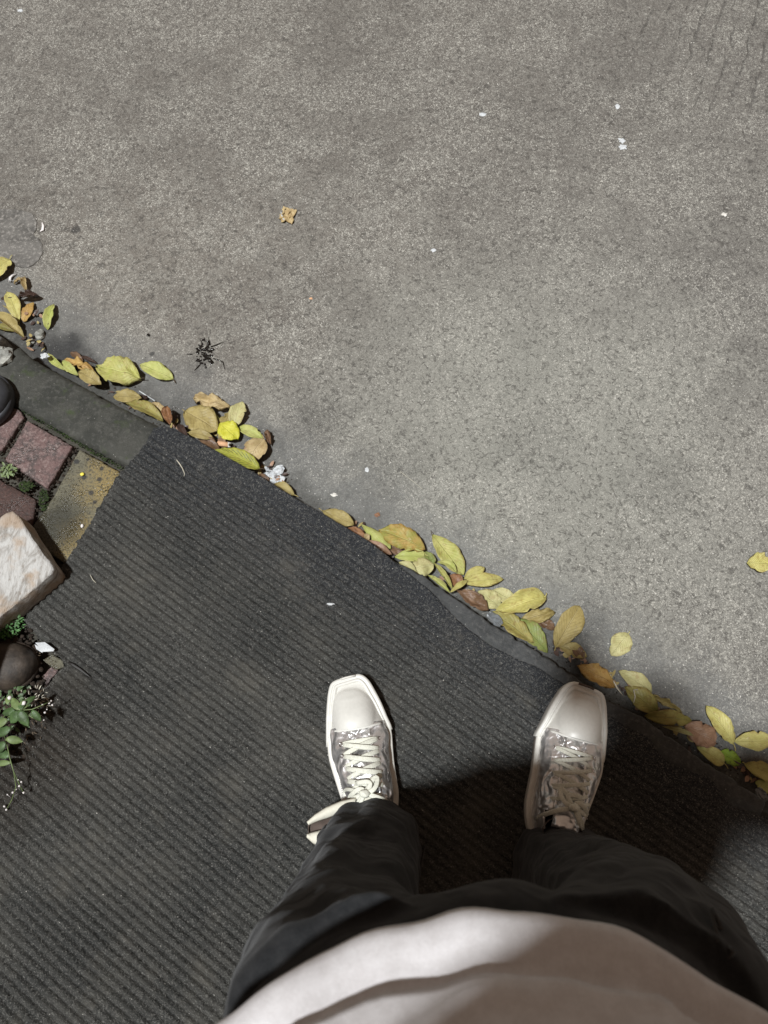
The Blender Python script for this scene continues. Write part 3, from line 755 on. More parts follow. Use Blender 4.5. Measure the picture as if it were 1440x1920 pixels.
A(278, 744, 258, 752, 14, 'dkb', .005, .005, 'dark leaf tip beside a white straw', fold=.2)
A(306, 789, 236, 757, 30, 'olive', .030, .028, 'long olive leaf leaning on the kerb before the mat corner', fold=.25, roll=22, blunt=.3)
A(313, 784, 282, 757, 24, 'tan', .016, .020, 'torn tan leaf end near the mat corner', wav=.15)
A(320, 797, 311, 762, 20, 'rust', .024, .026, 'rusty orange curled leaf at the mat corner', fold=.5, wav=.2)
A(434, 767, 364, 750, 30, 'tan', .005, .007, 'wavy tan leaf topmost of the clump beside the mat corner', wav=.3, stalk=(440, 771), bend=-.04)
A(346, 771, 409, 808, 56, 'otan', .018, .016, 'broad olive tan leaf at the left of the clump by the mat corner', fold=.08, stalk=(342, 768), peak=.5)
A(414, 796, 386, 771, 17, 'lime', .008, .006, 'small lime leaf peeking out behind the broad olive tan leaf', fold=.2)
A(438, 802, 455, 753, 34, 'pale', .007, .012, 'pale pointed leaf with one dark spot behind the bright yellow leaf', fold=.18, peak=.5)
A(434, 772, 412, 825, 28, 'otan', .003, .004, 'tan leaf mostly hidden under the bright yellow leaf')
A(412, 794, 446, 824, 38, 'yellow', .016, .016, 'small round bright yellow leaf above the cigarette end', fold=.06, wav=.06, blunt=1)
A(494, 823, 445, 801, 24, 'lime', .006, .006, 'yellow green leaf with a brown midrib right of the bright yellow leaf', fold=.2)
A(495, 822, 466, 870, 44, 'tan', .010, .012, 'smooth pinkish tan leaf above the white tissue', fold=.16, stalk=(492, 815), peak=.5)
A(499, 808, 508, 836, 14, 'brown', .003, .006, 'curled brown leaf scrap right of the smooth tan leaf', fold=.7, wav=.3)
A(353, 811, 400, 822, 20, 'otan', .030, .030, 'small yellow tan leaf tucked under the broad olive tan one', fold=.15, stalk=(349, 813))
A(412, 842, 372, 822, 22, 'brown', .022, .026, 'dark brown leaf between the mat edge and the cigarette end')
A(334, 796, 352, 822, 14, 'dkb', .02, .03, 'dark curled leaf hard against the mat corner', fold=.4)
A(445, 850, 404, 838, 14, 'brown', .008, .010, 'thin brown leaf just under the cigarette end')
A(487, 879, 402, 843, 32, 'strip', .030, .028, 'yellow green leaf with dark green feather stripes along the mat edge', fold=.12, stalk=(497, 880, 1), peak=.40, roll=8)
A(506, 910, 486, 888, 16, 'brown', .006, .010, 'brown leaf mostly covered by the white tissue')
A(552, 928, 514, 907, 22, 'otan', .016, .018, 'olive tan leaf below the white tissue', stalk=(560, 932), fold=.1)
A(604, 958, 664, 984, 28, 'otan', .020, .022, 'single olive brown leaf at the middle of the mat edge', fold=.12, stalk=(598, 953), wav=.1, peak=.55)
A(690, 1010, 646, 992, 20, 'rust', .024, .024, 'light brown leaf beside the single olive brown one', wav=.15)
A(686, 1000, 690, 1014, 12, 'tan', .03, .028, 'small tan leaf flake before the folded lime leaf', fold=.3)
A(677, 983, 733, 1029, 25, 'lime', .018, .022, 'folded lime leaf left of the green and orange leaf', fold=-.35, roll=10, peak=.6)
A(735, 1040, 686, 1014, 18, 'pinkb', .026, .026, 'long brown leaf squeezed under the folded lime leaf')
A(797, 1030, 710, 994, 46, 'gor', .022, .022, 'large leaf turning from green to orange with a nibbled spot', fold=.1, wav=.12, peak=.48, arch=.1)
A(772, 1042, 722, 1022, 26, 'brown', .010, .010, 'brown leaf under the green and orange leaf', wav=.2)
A(806, 1044, 740, 1044, 26, 'lime', .014, .022, 'yellow leaf edge showing under the green and orange leaf')
A(765, 1072, 813, 1058, 38, 'pale', .030, .024, 'pale rounded leaf lying on the mat side of the pile', fold=-.1, blunt=1)
A(782, 1074, 748, 1054, 18, 'pale', .034, .034, 'small pale leaf with a curved dark line at the mat edge', fold=.3)
A(812, 1062, 798, 1034, 22, 'green', .012, .018, 'green pointed leaf between the pale rounded and long lime leaves')
A(810, 1002, 869, 1078, 40, 'yg', .016, .010, 'long olive lime leaf pointing up to the road from the pile', fold=.16, stalk=(808, 995, 1), peak=.55, blunt=.8, arch=.06)
A(844, 1112, 802, 1078, 12, 'lime', .036, .032, 'thin folded lime leaf along the edge of the mat', fold=.8)
A(849, 1106, 814, 1056, 14, 'yg', .030, .028, 'rolled lime leaf beside the long olive lime leaf', fold=.8)
A(838, 1098, 808, 1084, 9, 'pale', .036, .034, 'very thin pale rolled leaf by the mat', fold=.9)
A(856, 1074, 820, 1054, 15, 'lime', .024, .026, 'small curled lime leaf crossing the long olive lime leaf', fold=.5, bend=.15)
A(866, 1100, 844, 1078, 26, 'rust', .018, .016, 'brown leaf below the end of the long olive lime leaf', fold=.2)
A(870, 1086, 909, 1064, 22, 'wtan', .018, .018, 'small golden leaf behind the flat yellow tan leaf', fold=.2)
A(871, 1092, 944, 1086, 28, 'wtan', .022, .010, 'flat yellow tan leaf pointing right out of the pile', fold=.14, blunt=.2, peak=.45, wav=.08)
A(844, 1111, 877, 1088, 12, 'wtan', .030, .026, 'little folded golden leaf on the shiny dark brown one', fold=.5)
A(855, 1106, 916, 1144, 32, 'brown', .026, .028, 'shiny dark brown leaf next to the start of bare grey kerb', fold=.2, wav=.15, peak=.6)
A(940, 1140, 896, 1108, 34, 'pale', .012, .014, 'pale green leaf with black marks and a hole', fold=.1, wav=.1)
A(968, 1132, 924, 1106, 28, 'pale', .010, .012, 'plain pale leaf behind the tan bowl shaped leaf', fold=.12)
A(1023, 1118, 926, 1150, 46, 'wtan', .020, .022, 'large tan yellow bowl shaped leaf', fold=.5, wav=.08, peak=.42, stalk=(1025, 1112))
A(1042, 1148, 972, 1166, 26, 'otan', .010, .012, 'dull tan leaf with a curled tip behind the two green leaves', wav=.25)
A(1000, 1206, 918, 1148, 38, 'olive', .030, .030, 'long dark olive leaf against the kerb', fold=.2, roll=12, peak=.5)
A(1026, 1224, 970, 1160, 38, 'green', .020, .020, 'long green leaf right of the dark olive one', fold=.15, peak=.55)
A(1042, 1180, 1002, 1160, 22, 'brown', .004, .006, 'brown leaf in shade behind the long green leaf', wav=.15)
A(1041, 1214, 1087, 1136, 46, 'otan', .018, .034, 'olive leaf with a pale midrib standing clear of the pile', fold=.22, blunt=.9, peak=.55, stalk=(1040, 1220))
A(1178, 1188, 1146, 1229, 40, 'pale', .004, .003, 'lone pale yellow leaf on the open road', stalk=(1181, 1184), fold=.1, peak=.48, blunt=.7)
A(1100, 1232, 1045, 1208, 28, 'otan', .008, .010, 'shaded brown leaf under the standing olive leaf')
A(1074, 1212, 1094, 1236, 22, 'brown', .012, .010, 'small brown leaf right of the standing olive leaf')
A(1154, 1288, 1082, 1248, 38, 'orange', .016, .020, 'shaded rusty orange leaf before the right shoe', fold=.2, wav=.2)
A(1222, 1298, 1160, 1258, 32, 'pale', .010, .014, 'pale olive leaf behind the shaded folded ones', fold=.18, peak=.45)
A(1234, 1338, 1172, 1288, 42, 'olive', .016, .020, 'broad dark olive leaf in the shadow by the kerb', fold=.12)
A(1278, 1336, 1208, 1302, 14, 'otan', .016, .014, 'crinkled curled tan strip of a leaf', fold=.8, wav=.5)
A(1297, 1351, 1208, 1342, 30, 'olive', .018, .022, 'brown olive leaf just above the pinkish brown leaf', fold=.12)
A(1302, 1381, 1242, 1362, 12, 'pale', .024, .028, 'thin rolled pale leaf left of the pinkish brown leaf', fold=.9)
A(1283, 1362, 1342, 1392, 46, 'pinkb', .018, .014, 'rounded pinkish brown leaf with a dark midrib', fold=.14, blunt=1, wav=.1)
A(1358, 1431, 1306, 1400, 30, 'wtan', .014, .016, 'tan leaf under the rounded pinkish brown leaf', stalk=(1365, 1441), fold=.15, peak=.4)
A(1376, 1396, 1324, 1323, 36, 'wtan', .004, .005, 'long yellow leaf lying slanted at the far right', fold=.14, stalk=(1379, 1408), blunt=.7)
A(1376, 1390, 1452, 1388, 36, 'wtan', .004, .004, 'long yellow leaf reaching the right edge of the view', fold=.14, stalk=(1370, 1390), peak=.5)
A(1350, 1410, 1389, 1432, 28, 'spotg', .006, .005, 'bright green leaf with black blotches', fold=.08, blunt=1, peak=.45)
A(1396, 1432, 1462, 1462, 34, 'wtan', .010, .010, 'tan leaf below the one reaching the right edge', fold=.14, stalk=(1392, 1429))
A(1448, 1484, 1416, 1466, 24, 'lime', .016, .014, 'small golden green leaf lowest at the right edge', fold=.12)
A(1400, 1056, 1443, 1058, 36, 'wtan', .003, .004, 'round amber leaf alone at the right edge of the road', fold=.1, blunt=.9, wav=.12)

# ------------------------------------------------------------------ litter
def crumple(px, py, r, seed, m, name, label, cat, base=ROAD, sq=.8, hh=.5, amp=.5):
    c = at(px, py, base); bm = bmesh.new(); bmesh.ops.create_icosphere(bm, subdivisions=3, radius=1)
    V = []
    for v in bm.verts:
        d = v.co.normalized()
        k = 1 + amp * fn(d.x * 1.7 + seed, d.y * 1.7, d.z * 1.7) + amp * .8 * abs(fn(d.x * 4, d.y * 4 + seed, d.z * 4))
        V.append(c + Vector((d.x * k * r, d.y * k * r * sq, max(0, (d.z * k * .5 + .4) * r * hh))))
    Fc = [tuple(x.index for x in f.verts) for f in bm.faces]; bm.free()
    return tag(mk(name, V, Fc, m, smooth=False, origin=c), label, cat)
# torn folded tissue: three overlapping crumpled flaps
root = empty('tissue', at(517, 890, ROAD), 'crumpled white tissue between the striped leaf and the mat edge', 'tissue')
def flap(px, py, px2, py2, w, seed, lift, m, parent, base=ROAD, name='fold'):
    a = at(px, py, base + lift); b = at(px2, py2, base + lift + .003); d = b - a; L = d.length; d.normalize(); s = d.cross(UP).normalized(); w *= .00098
    def f(i, j):
        u, v = i / 9 * 2 - 1, j / 9; e = (1 - .45 * abs(v * 2 - 1) ** 2) * (1 + .3 * fn(v * 4 + seed, u * 2))
        return a + d * L * v + s * u * w * .5 * e + UP * (.005 * fn(u * 2.2 + seed, v * 5, seed) + .003 * abs(fn(u * 5, v * 6 + seed)) + .002)
    V, Fc = grid(10, 10, f); return solid(mk(name, V, Fc, m, parent, smooth=False), .0005)
flap(501, 884, 520, 906, 22, 1, .004, M['white'], root); flap(512, 890, 532, 876, 20, 2, .008, M['white'], root)
flap(514, 896, 534, 900, 16, 3, .005, M['white'], root); flap(497, 876, 506, 886, 6, 5, .004, M['white'], root)
crumple(1166, 264, .007, 3, M['white'], 'paper_scrap', 'largest torn white paper scrap on the upper right road', 'paper', amp=.9, hh=.25)
crumple(1168, 276, .0075, 9, M['white'], 'paper_scrap', 'white paper scrap touching the largest one', 'paper', amp=.9, hh=.25)
crumple(905, 215, .006, 4, M['white'], 'paper_scrap', 'small lilac white paper scrap at the upper middle road', 'paper', amp=.9, hh=.25)
crumple(1358, 402, .005, 5, M['crumb'], 'paper_scrap', 'white crumb near the right edge of the road', 'paper', amp=.8, hh=.3)
crumple(813, 469, .005, 6, M['white'], 'paper_scrap', 'white crumb in the middle of the road', 'paper', amp=.8, hh=.3)
crumple(38, 20, .0055, 7, M['white'], 'paper_scrap', 'white crumb at the top left corner', 'paper', amp=.6, hh=.3)
crumple(626, 928, .0055, 8, M['crumb'], 'paper_scrap', 'pale shred on the road just off the mat edge', 'paper', sq=.5, amp=.8, hh=.3)
crumple(1158, 200, .0045, 12, M['white'], 'paper_scrap', 'narrow white flake above the largest paper scrap', 'paper', sq=1.6, amp=.7, hh=.3)
crumple(620, 1133, .0055, 13, M['white'], 'paper_scrap', 'white flake lying on the middle of the ribbed mat', 'paper', base=.008, sq=.4, amp=.7, hh=.3)
crumple(688, 881, .0035, 14, M['white'], 'paper_scrap', 'tiny white chip on the smooth gutter strip', 'paper', sq=1.4, amp=.6, hh=.3)
crumple(707, 966, .0045, 15, LM['rust'], 'leaf_crumb', 'tiny rust coloured crumb beside the middle of the mat edge', 'crumb', amp=.8)
crumple(583, 560, .003, 16, M['stub'], 'leaf_crumb', 'tiny tan crumb on the middle of the road', 'crumb', amp=.5)
flap(30, 528, 18, 516 + 12, 1, 1, .002, M['white'], tag(mk('petal', *tube([at(18, 528, ROAD + .003), at(19, 520, ROAD + .006), at(23, 516, ROAD + .006), at(31, 513, ROAD + .003)], [.003, .0035, .002, .0006], 6, .4), M['petal'], origin=at(22, 520, ROAD)), 'curled white petal among the leaves at the far left', 'petal'), name='tip')
tag(mk('petal', *tube([at(79, 417, ROAD + .002), at(81, 424, ROAD + .003), at(80, 431, ROAD + .003), at(75, 434, ROAD + .002)], [.0015, .0035, .0038, .0015], 6, .5), M['petal'], origin=at(79, 426, ROAD)), 'white petal on the rim of the cracked mortar patch', 'petal')
# dry yellow scrap up the road
root = empty('dry_leaf', at(543, 400, ROAD), 'torn square dry yellow leaf piece alone on the upper road', 'leaf')
V, Fc = grid(12, 12, lambda i, j: at(531 + i / 11 * 24 - j * .8 + 6 * fn(i * .45, j * .3), 386 + j / 11 * 25 + i * .8 + 6 * fn(j * .4, i * .3, 3), ROAD + .003 + .010 * abs(fn(i * .45, j * .4, 8)) + .003 * fn(i * .9, j * .9)))
solid(mk('blade', V, Fc, LM['tan'], root, smooth=False), .0005)
mk('rim', *tube([at(527, 398, ROAD + .006), at(530, 408, ROAD + .006), at(534, 414, ROAD + .004)], .0018, 6, .5), M['white'], root)
# cigarette end
root = empty('cigarette_end', at(419, 833, ROAD + .02), 'short orange cigarette end under the bright yellow leaf', 'cigarette')
ca_, cb_ = at(408, 831, ROAD + .022), at(428, 834, ROAD + .022)
mk('filter', *tube([ca_, ca_.lerp(cb_, .02), ca_.lerp(cb_, .5), cb_], [.0048, .0056, .0056, .0056], 14, .85), M['stub'], root)
random.seed(8)
fr = []
for k in range(14):
    a = k / 14 * 6.283; p = cb_ + Vector((0, math.cos(a) * .0048, math.sin(a) * .0044)); fr.append(tube([p, p + (cb_ - ca_).normalized() * random.uniform(.002, .006)], [.0012, .0003], 5))
mk('frayed_paper', *join(*fr), M['crumb'], root)
# wet black clump with twigs
root = empty('sludge_clump', at(385, 662, ROAD), 'wet shiny black clump with thin twigs stuck to the road', 'debris')
parts = []; random.seed(13)
for k in range(85):
    a = random.uniform(0, 6.28); r = random.random() ** .6 * random.uniform(.8, 1.2); px = 385 + math.cos(a) * 17 * r; py = 663 + math.sin(a) * 24 * r; s = random.uniform(.0012, .0034)
    parts.append(blob(at(px, py, ROAD + s * .3), (s * random.uniform(.7, 1.5), s, s * .5), k, .9, 2.4, 9, 6))
mk('lump', *join(*parts), M['sludge'], root)
for tw in ([(395, 650), (405, 647), (418, 641)], [(400, 672), (410, 675), (418, 679), (421, 692)], [(375, 683), (370, 689), (364, 695)], [(360, 664), (350, 664)], [(392, 640), (391, 633)], [(384, 640), (383, 632)], [(378, 642), (375, 636)]):
    mk('twig', *tube([at(x, y, ROAD + .002) for x, y in tw], [.0013] * (len(tw) - 1) + [.0004], 5), M['sludge'], root)
mk('pip', *blob(at(386, 689, ROAD), (.003, .003, .002), 3), M['sludge'], root)
# stones by the kerb end
tag(mk('pebble', *blob(at(75, 628, ROAD + .004), (.0115, .0125, .010), 5, .45, 1.4, 12, 8), M['stone'], smooth=False, origin=at(75, 628, ROAD)), 'pale angular pebble below the upright lime leaf', 'stone')
tag(mk('pebble', *blob(at(61, 641, ROAD + .003), (.0055, .0065, .006), 7, .5), M['stone'], smooth=False, origin=at(61, 641, ROAD)), 'smaller grey pebble next to the pale angular one', 'stone')
tag(mk('pebble', *blob(at(8, 668, .0), (.018, .022, .012), 17, .6, 1.3, 14, 9), M['stone'], smooth=False, origin=at(8, 668, 0)), 'rough pale stone lump at the left border above the dark shoe', 'stone')
tag(mk('pebble', *blob(at(278, 628, ROAD + .002), (.0038, .0038, .003), 9, .3), M['sludge'], origin=at(278, 628, ROAD)), 'small glossy black pebble left of the black clump', 'stone')
crumple(84, 668, .007, 20, M['white'], 'plastic_scrap', 'small greyish white plastic scrap on the kerb edge', 'plastic', base=ROAD + .05, amp=.8, hh=.6)
# folded white paper near the brown boot
root = empty('folded_paper', at(84, 1213, .01), 'folded white paper piece near the brown boot', 'paper')
q = [at(66, 1205, .018), at(84, 1204, .022), at(102, 1217, .018), at(100, 1221, .014), at(80, 1222, .014)]
V = q + [p - Vector((0, 0, .003)) for p in q]; n = 5
mk('sheet', V, [tuple(range(n))[::-1], tuple(range(n, 2 * n))] + [(i, (i + 1) % n, n + (i + 1) % n, n + i) for i in range(n)], M['white'], root, smooth=False)
q = [at(65, 1208, .012), at(82, 1219, .012), at(79, 1224, .010), at(68, 1217, .010)]
V = q + [p - Vector((0, 0, .002)) for p in q]; n = 4
mk('lower_flap', V, [tuple(range(n))[::-1], tuple(range(n, 2 * n))] + [(i, (i + 1) % n, n + (i + 1) % n, n + i) for i in range(n)], M['white'], root, smooth=False)
# thin things
def strand(pts, r, m, name, label, cat, base=.008):
    return tag(mk(name, *tube([at(x, y, base + .001) for x, y in pts], r, 5), m, origin=at(*pts[0], base)), label, cat)
strand([(331, 862), (337, 870), (342, 878), (346, 888), (345, 893)], [.0008, .0011, .0010, .0008, .0004], M['straw'], 'fibre', 'thin curved white fibre near the mat corner', 'fibre')
strand([(261, 733), (275, 742), (291, 752)], .0012, M['white'], 'straw', 'straight thin white straw beside the long olive leaf', 'straw', ROAD + .004)
strand([(750, 884), (770, 899), (792, 917)], .0004, M['straw'], 'fibre', 'hair thin pale fibre lying on the road right of the tissue', 'fibre', ROAD)
strand([(169, 1078), (174, 1087), (180, 1093)], .0006, M['straw'], 'fibre', 'short pale fibre on the mat right of the whitish block', 'fibre')
strand([(1150, 1276), (1157, 1290), (1168, 1304)], [.0013, .0016, .0005], M['straw'], 'leaf_stalk', 'loose pale leaf stalk in the shade before the right shoe', 'stalk', ROAD + .03)
strand([(1196, 1293), (1188, 1294), (1191, 1306), (1188, 1318)], [.0016, .0012, .0012, .0006], M['straw'], 'leaf_stalk', 'hooked pale stalk on the broad dark olive leaf', 'stalk', ROAD + .035)
tag(mk('fleck', *blob(at(154, 889, 0), (.0042, .0040, .0016), 2, .3), M['yfleck'], origin=at(154, 889, 0)), 'bright yellow fleck on the yellow painted paver', 'fleck')
tag(mk('fleck', *blob(at(154, 986, 0), (.003, .0042, .002), 2, .3), M['petal'], origin=at(154, 986, 0)), 'white drop shaped fleck low on the yellow painted paver', 'fleck')
flap(915, 1150, 940, 1172, 20, 9, .042, M['film'], tag(mk('film_scrap', *blob(at(930, 1168, ROAD + .03), (.006, .006, .004), 2), M['film'], origin=at(930, 1165, ROAD + .03)), 'clear grey plastic film scrap where the bare kerb begins', 'plastic'), name='film')
flap(1418, 1478, 1436, 1502, 18, 11, .045, M['film'], tag(mk('film_scrap', *blob(at(1430, 1496, ROAD + .03), (.006, .006, .004), 2), M['film'], origin=at(1428, 1492, ROAD + .03)), 'clear grey plastic scrap lowest by the kerb at the right edge', 'plastic'), name='film')

# torn leaf bits between the whole leaves
random.seed(41)
for key, nn_, lb in (('dkb', 150, 'dark rotten leaf bits wedged along the kerb'), ('pinkb', 90, 'brown dry leaf bits scattered among the whole leaves'), ('otan', 110, 'olive leaf bits scattered among the whole leaves')):
    parts = []
    while len(parts) < nn_:
        k = random.choice([(60, 640, 40), (160, 705, 30), (250, 755, 40), (320, 790, 30), (420, 830, 50), (500, 885, 40), (690, 1010, 50), (790, 1055, 45), (860, 1100, 40), (950, 1150, 50), (1060, 1225, 60), (1180, 1300, 60), (1300, 1390, 60), (1400, 1450, 50), (50, 590, 50)])
        x = k[0] + random.gauss(0, k[2] * .5); y = k[1] + (x - k[0]) * .62 + random.gauss(-2, 7)
        p = at(x, y, ROAD); 
        if KN.dot(p) < KC + .003: continue
        a = random.uniform(0, 6.28); p.z += random.uniform(.001, .012)
        parts.append(leaflet(p, Vector((math.cos(a), math.sin(a), random.uniform(-.2, .3))), UP, random.uniform(.005, .019), random.uniform(.0014, .0055), random.uniform(-.4, .4), 3))
    V, Fc = join(*parts); tag(mk('leaf_litter', V, Fc, LM[key]), lb, kind='stuff')

# uncountable grit
def grit(name, n, region, size, m, seed, label, zf, cond=None, par=None):
    random.seed(seed); V, Fc = [], []
    k = 0
    while k < n:
        x = random.uniform(*region[0]); y = random.uniform(*region[1])
        if cond and not cond(x, y): continue
        s = random.uniform(0, 1) ** 3 * (size[1] - size[0]) + size[0]; z = zf(x, y); o = len(V); a = random.uniform(0, 6.28)
        for q in range(4):
            b_ = a + q * 1.57 + random.uniform(-.4, .4); V.append((x + math.cos(b_) * s * random.uniform(.6, 1.2), y + math.sin(b_) * s * random.uniform(.5, 1), z - .0002))
        V.append((x + random.uniform(-.3, .3) * s, y, z + s * .6))
        Fc += [(o + q, o + (q + 1) % 4, o + 4) for q in range(4)]; k += 1
    return tag(mk(name, V, Fc, m, smooth=False), label, kind='stuff')
onroad = lambda x, y: KN.x * x + KN.y * y > KC + .012
grit('grit', 9000, ((-1.0, 1.0), (-.3, 1.9)), (.0006, .0022), M['crumb'], 31, 'pale grit strewn over the road', lambda x, y: ROAD, onroad)
grit('grit', 700, ((-.9, 1.0), (-.3, 1.7)), (.0005, .0020), M['dark'], 32, 'dark grit strewn over the road', lambda x, y: ROAD, onroad)
grit('grit', 260, ((-.7, .8), (-.4, .62)), (.0004, .0017), M['crumb'], 33, 'white crumbs caught in the ribbed mat', lambda x, y: mat_z(x, y) + .0005, inside)
gut = lambda x, y: KC + .004 < KN.x * x + KN.y * y < KC + .05 + .03 * fn(x * 20, y * 20)
grit('gutter_litter', 1500, ((-.8, .9), (-.3, .9)), (.0008, .0035), M['soil'], 34, 'dark crumbs and rotten leaf bits along the foot of the kerb', lambda x, y: ROAD, gut)

# ------------------------------------------------------------------ the person who looks down
person = empty('person', Vector((.11, -.12, 0)), 'person in white shirt, baggy black trousers and silver sneakers looking down', 'person')
MM = .000956
OUT_R = [(58, 42), (62, 15), (65, -10), (65, -38), (58, -80), (50, -123), (46, -150), (36, -175), (14, -190), (-14, -190), (-36, -176), (-50, -150), (-57, -122), (-58, -100), (-58, -60), (-60, -30), (-62, 3), (-55, 30), (-48, 58), (-39, 84), (-30, 105), (-15, 118), (12, 116), (37, 111), (46, 97), (52, 74)]
def catmull(P, step=3):
    out = []; n = len(P)
    for i in range(n):
        p0, p1, p2, p3 = (Vector((*P[(i + k) % n], 0)) for k in (-1, 0, 1, 2))
        for s in range(step):
            t = s / step
            out.append(.5 * ((2 * p1) + (p2 - p0) * t + (2 * p0 - 5 * p1 + 4 * p2 - p3) * t * t + (3 * p1 - p0 - 3 * p2 + p3) * t ** 3))
    return out
OUTL = catmull(OUT_R)
def half(y):
    """left and right side of the outline at y (px)"""
    xs = []
    n = len(OUTL)
    for i in range(n):
        a, b = OUTL[i], OUTL[(i + 1) % n]
        if (a.y > y) != (b.y > y): xs.append(a.x + (b.x - a.x) * (y - a.y) / (b.y - a.y))
    return (min(xs), max(xs)) if xs else (0, 0)

def build_shoe(ox, oy, ux, uy, mirror, label, flared, K=.985):
    O = at(ox, oy, .03); U2 = at(ox + ux * 50, oy + uy * 50, .03) - O; U2.z = 0; U2.normalize(); Rr = Vector((U2.y, -U2.x, 0))
    sg = -1 if mirror else 1
    def T(x, y, z): return Vector((O.x, O.y, 0)) + (Rr * (x * sg) + U2 * y * .97) * (MM * K) + Vector((0, 0, .009 + z))
    def fix(F): return [tuple(q[::-1]) for q in F] if mirror else F
    # upper: silver leather shell
    def zc(y, _=0):      # crest height in metres
        P = [(118, .036), (95, .044), (70, .052), (30, .058), (5, .062), (-30, .076), (-70, .094), (-110, .108), (-135, .112), (-190, .108)]
        for (a, za), (b, zb_) in zip(P, P[1:]):
            if a >= y >= b: return za + (zb_ - za) * (a - y) / (a - b)
        return P[0][1] if y > 118 else P[-1][1]
    def sec(y):
        l, r = half(y); k = 1.0 if y > -20 else max(.70, 1 - (-20 - y) / 350)
        l, r = l + 7, r - 7; c = (l + r) / 2 + (0 if y > -20 else 0); h = (r - l) / 2 * (1 if y > -20 else max(.94, 1 + (y + 20) / 1200))
        return c, h
    def surf(x, y, lift=0.0):
        c, h = sec(y); q = max(-.999, min(.999, (x - c) / h))
        zz = .026 + (zc(y) - .026) * (1 - abs(q) ** 2.6) ** .62
        return T(x, y, zz + lift)
    ys = [20 - 4 * k for k in range(52)]
    NS = 33
    def shell(i, j):
        y = ys[j]; c, h = sec(y); a = math.pi * i / (NS - 1); q = math.cos(a)
        zz = .026 + (zc(y) - .026) * math.sin(a) ** .75 * 1.0
        if abs(q) >= .999: zz = .022
        w = 1 + .035 * fn(q * 3 + ox, y * .05, 3)
        if y < -168: h = h * max(.25, math.sqrt(max(0, 1 - ((-168 - y) / 26) ** 2)))
        return T(c + q * h * w, y + 2 * fn(q * 4, y * .07, 8), zz + .0014 * fn(q * 5, y * .06, ox))
    V, Fc = grid(NS, len(ys), shell)
    Fk = []
    for f in Fc:
        j = f[0] // NS; i = f[0] % NS; y = ys[j]; q = math.cos(math.pi * (i + .5) / (NS - 1)); c, h = sec(y)
        if y < -8 and abs(q * h) < (17 + (-y) * .05): continue           # throat
        if y < -122 and abs(q) < .8: continue                            # ankle opening
        Fk.append(f)
    sh = mk('shoe', V, fix(Fk), M['silver'], person, origin=T(0, -40, 0)); solid(sh, .0022, -1); tag(sh, label)
    # tongue
    def tong(i, j):
        y = -4 - j * 6; x = (i / 10 * 2 - 1) * (25 - j * .1)
        return surf(x, y, -.006 + .002 * fn(x * .1, y * .05, 2)) 
    V, Fc = grid(11, 23, tong); solid(mk('tongue', V, fix(Fc), M['silver'], sh), .002)
    # eyestay edges: rolled strips with thread
    for sd_ in (-1, 1):
        pts_ = [surf(sd_ * (18 + (-y) * .05), y, .0012) for y in range(-6, -124, -6)]
        mk('eyestay', *tube(pts_, .0022, 6, .6), M['silver'], sh)
        V, Fc = [], []
        for off in (21.5, 46):
            for y in range(-4, -120, -4):
                v, f = tube([surf(sd_ * (off + (-y) * .04), y, .0016), surf(sd_ * (off + (-y) * .04), y - 2.4, .0016)], .0006, 4, 1)
                o_ = len(V); V += v; Fc += [tuple(i + o_ for i in q) for q in f]
        tag(mk('stitching', V, fix(Fc), M['stitch'], sh), kind='stuff')
        # side panel edge, rising from the bumper
        pts_ = [surf(sd_ * (30 + 4 * math.sin(k / 9 * 3.1)), 4 - k * 3.2, .0014) for k in range(5)]
        mk('eyestay', *tube([surf(sd_ * 18, -4, .0018), surf(sd_ * 21, 6, .0016), surf(sd_ * 32, 12, .0014), surf(sd_ * 46, 12, .0012)], .0019, 6, .6), M['silver'], sh)
    # sole
    def ring(k, z, y0=-999):
        return [T(p.x * (1 + k / 60), p.y + (k if p.y > 60 else -k if p.y < -150 else 0), z) for p in OUTL]
    V = []; lv = [(-5, -.009), (-1, -.008), (-1, -.001), (0, .0), (0, .018), (0, .0215), (-2, .0235), (-7, .024), (-26, .024)]
    for k, z in lv: V += ring(k, z)
    n = len(OUTL); Fc = [(r * n + i, r * n + (i + 1) % n, (r + 1) * n + (i + 1) % n, (r + 1) * n + i) for r in range(len(lv) - 1) for i in range(n)]
    Fc.append(tuple(range(n)))
    mk('sole', V, Fc if mirror else [tuple(q[::-1]) for q in Fc], M['rubber2'], sh)
    # bumper: thick wrap round the toe with a step at each end
    seg = [p for p in OUTL]
    i0 = min(range(n), key=lambda i: (seg[i] - Vector((65, -12, 0))).length); i1 = min(range(n), key=lambda i: (seg[i] - Vector((-62, 3, 0))).length)
    order = []
    i = i0
    while True:
        order.append(seg[i])
        if i == i1: break
        i = (i - 1) % n
    prof = [(3.2, .000), (3.6, .004), (3.4, .018), (2.6, .030), (1.5, .0335), (-2, .035), (-4.5, .0345), (-6, .032), (-7, .0345), (-9, .0365), (-12, .0365), (-14, .034), (-15, .026)]
    V = []
    m_ = len(order)
    for k, p in enumerate(order):
        a_, b_ = order[max(k - 1, 0)], order[min(k + 1, m_ - 1)]; t = (b_ - a_).normalized(); nn = Vector((-t.y, t.x, 0))
        if nn.dot(p - Vector((0, 10, 0))) < 0: nn = -nn
        fade = 1 - .45 * max(0, (40 - p.y) / 52)
        for o_, z in prof:
            ins_ = o_ if o_ > 0 else o_ * (.55 + .45 * min(1, max(0, (p.y + 12) / 90)))
            q = p + nn * ins_; V.append(T(q.x, q.y, z * fade + .0))
    L_ = len(prof); Fc = [(k * L_ + i, k * L_ + i + 1, (k + 1) * L_ + i + 1, (k + 1) * L_ + i) for k in range(m_ - 1) for i in range(L_ - 1)]
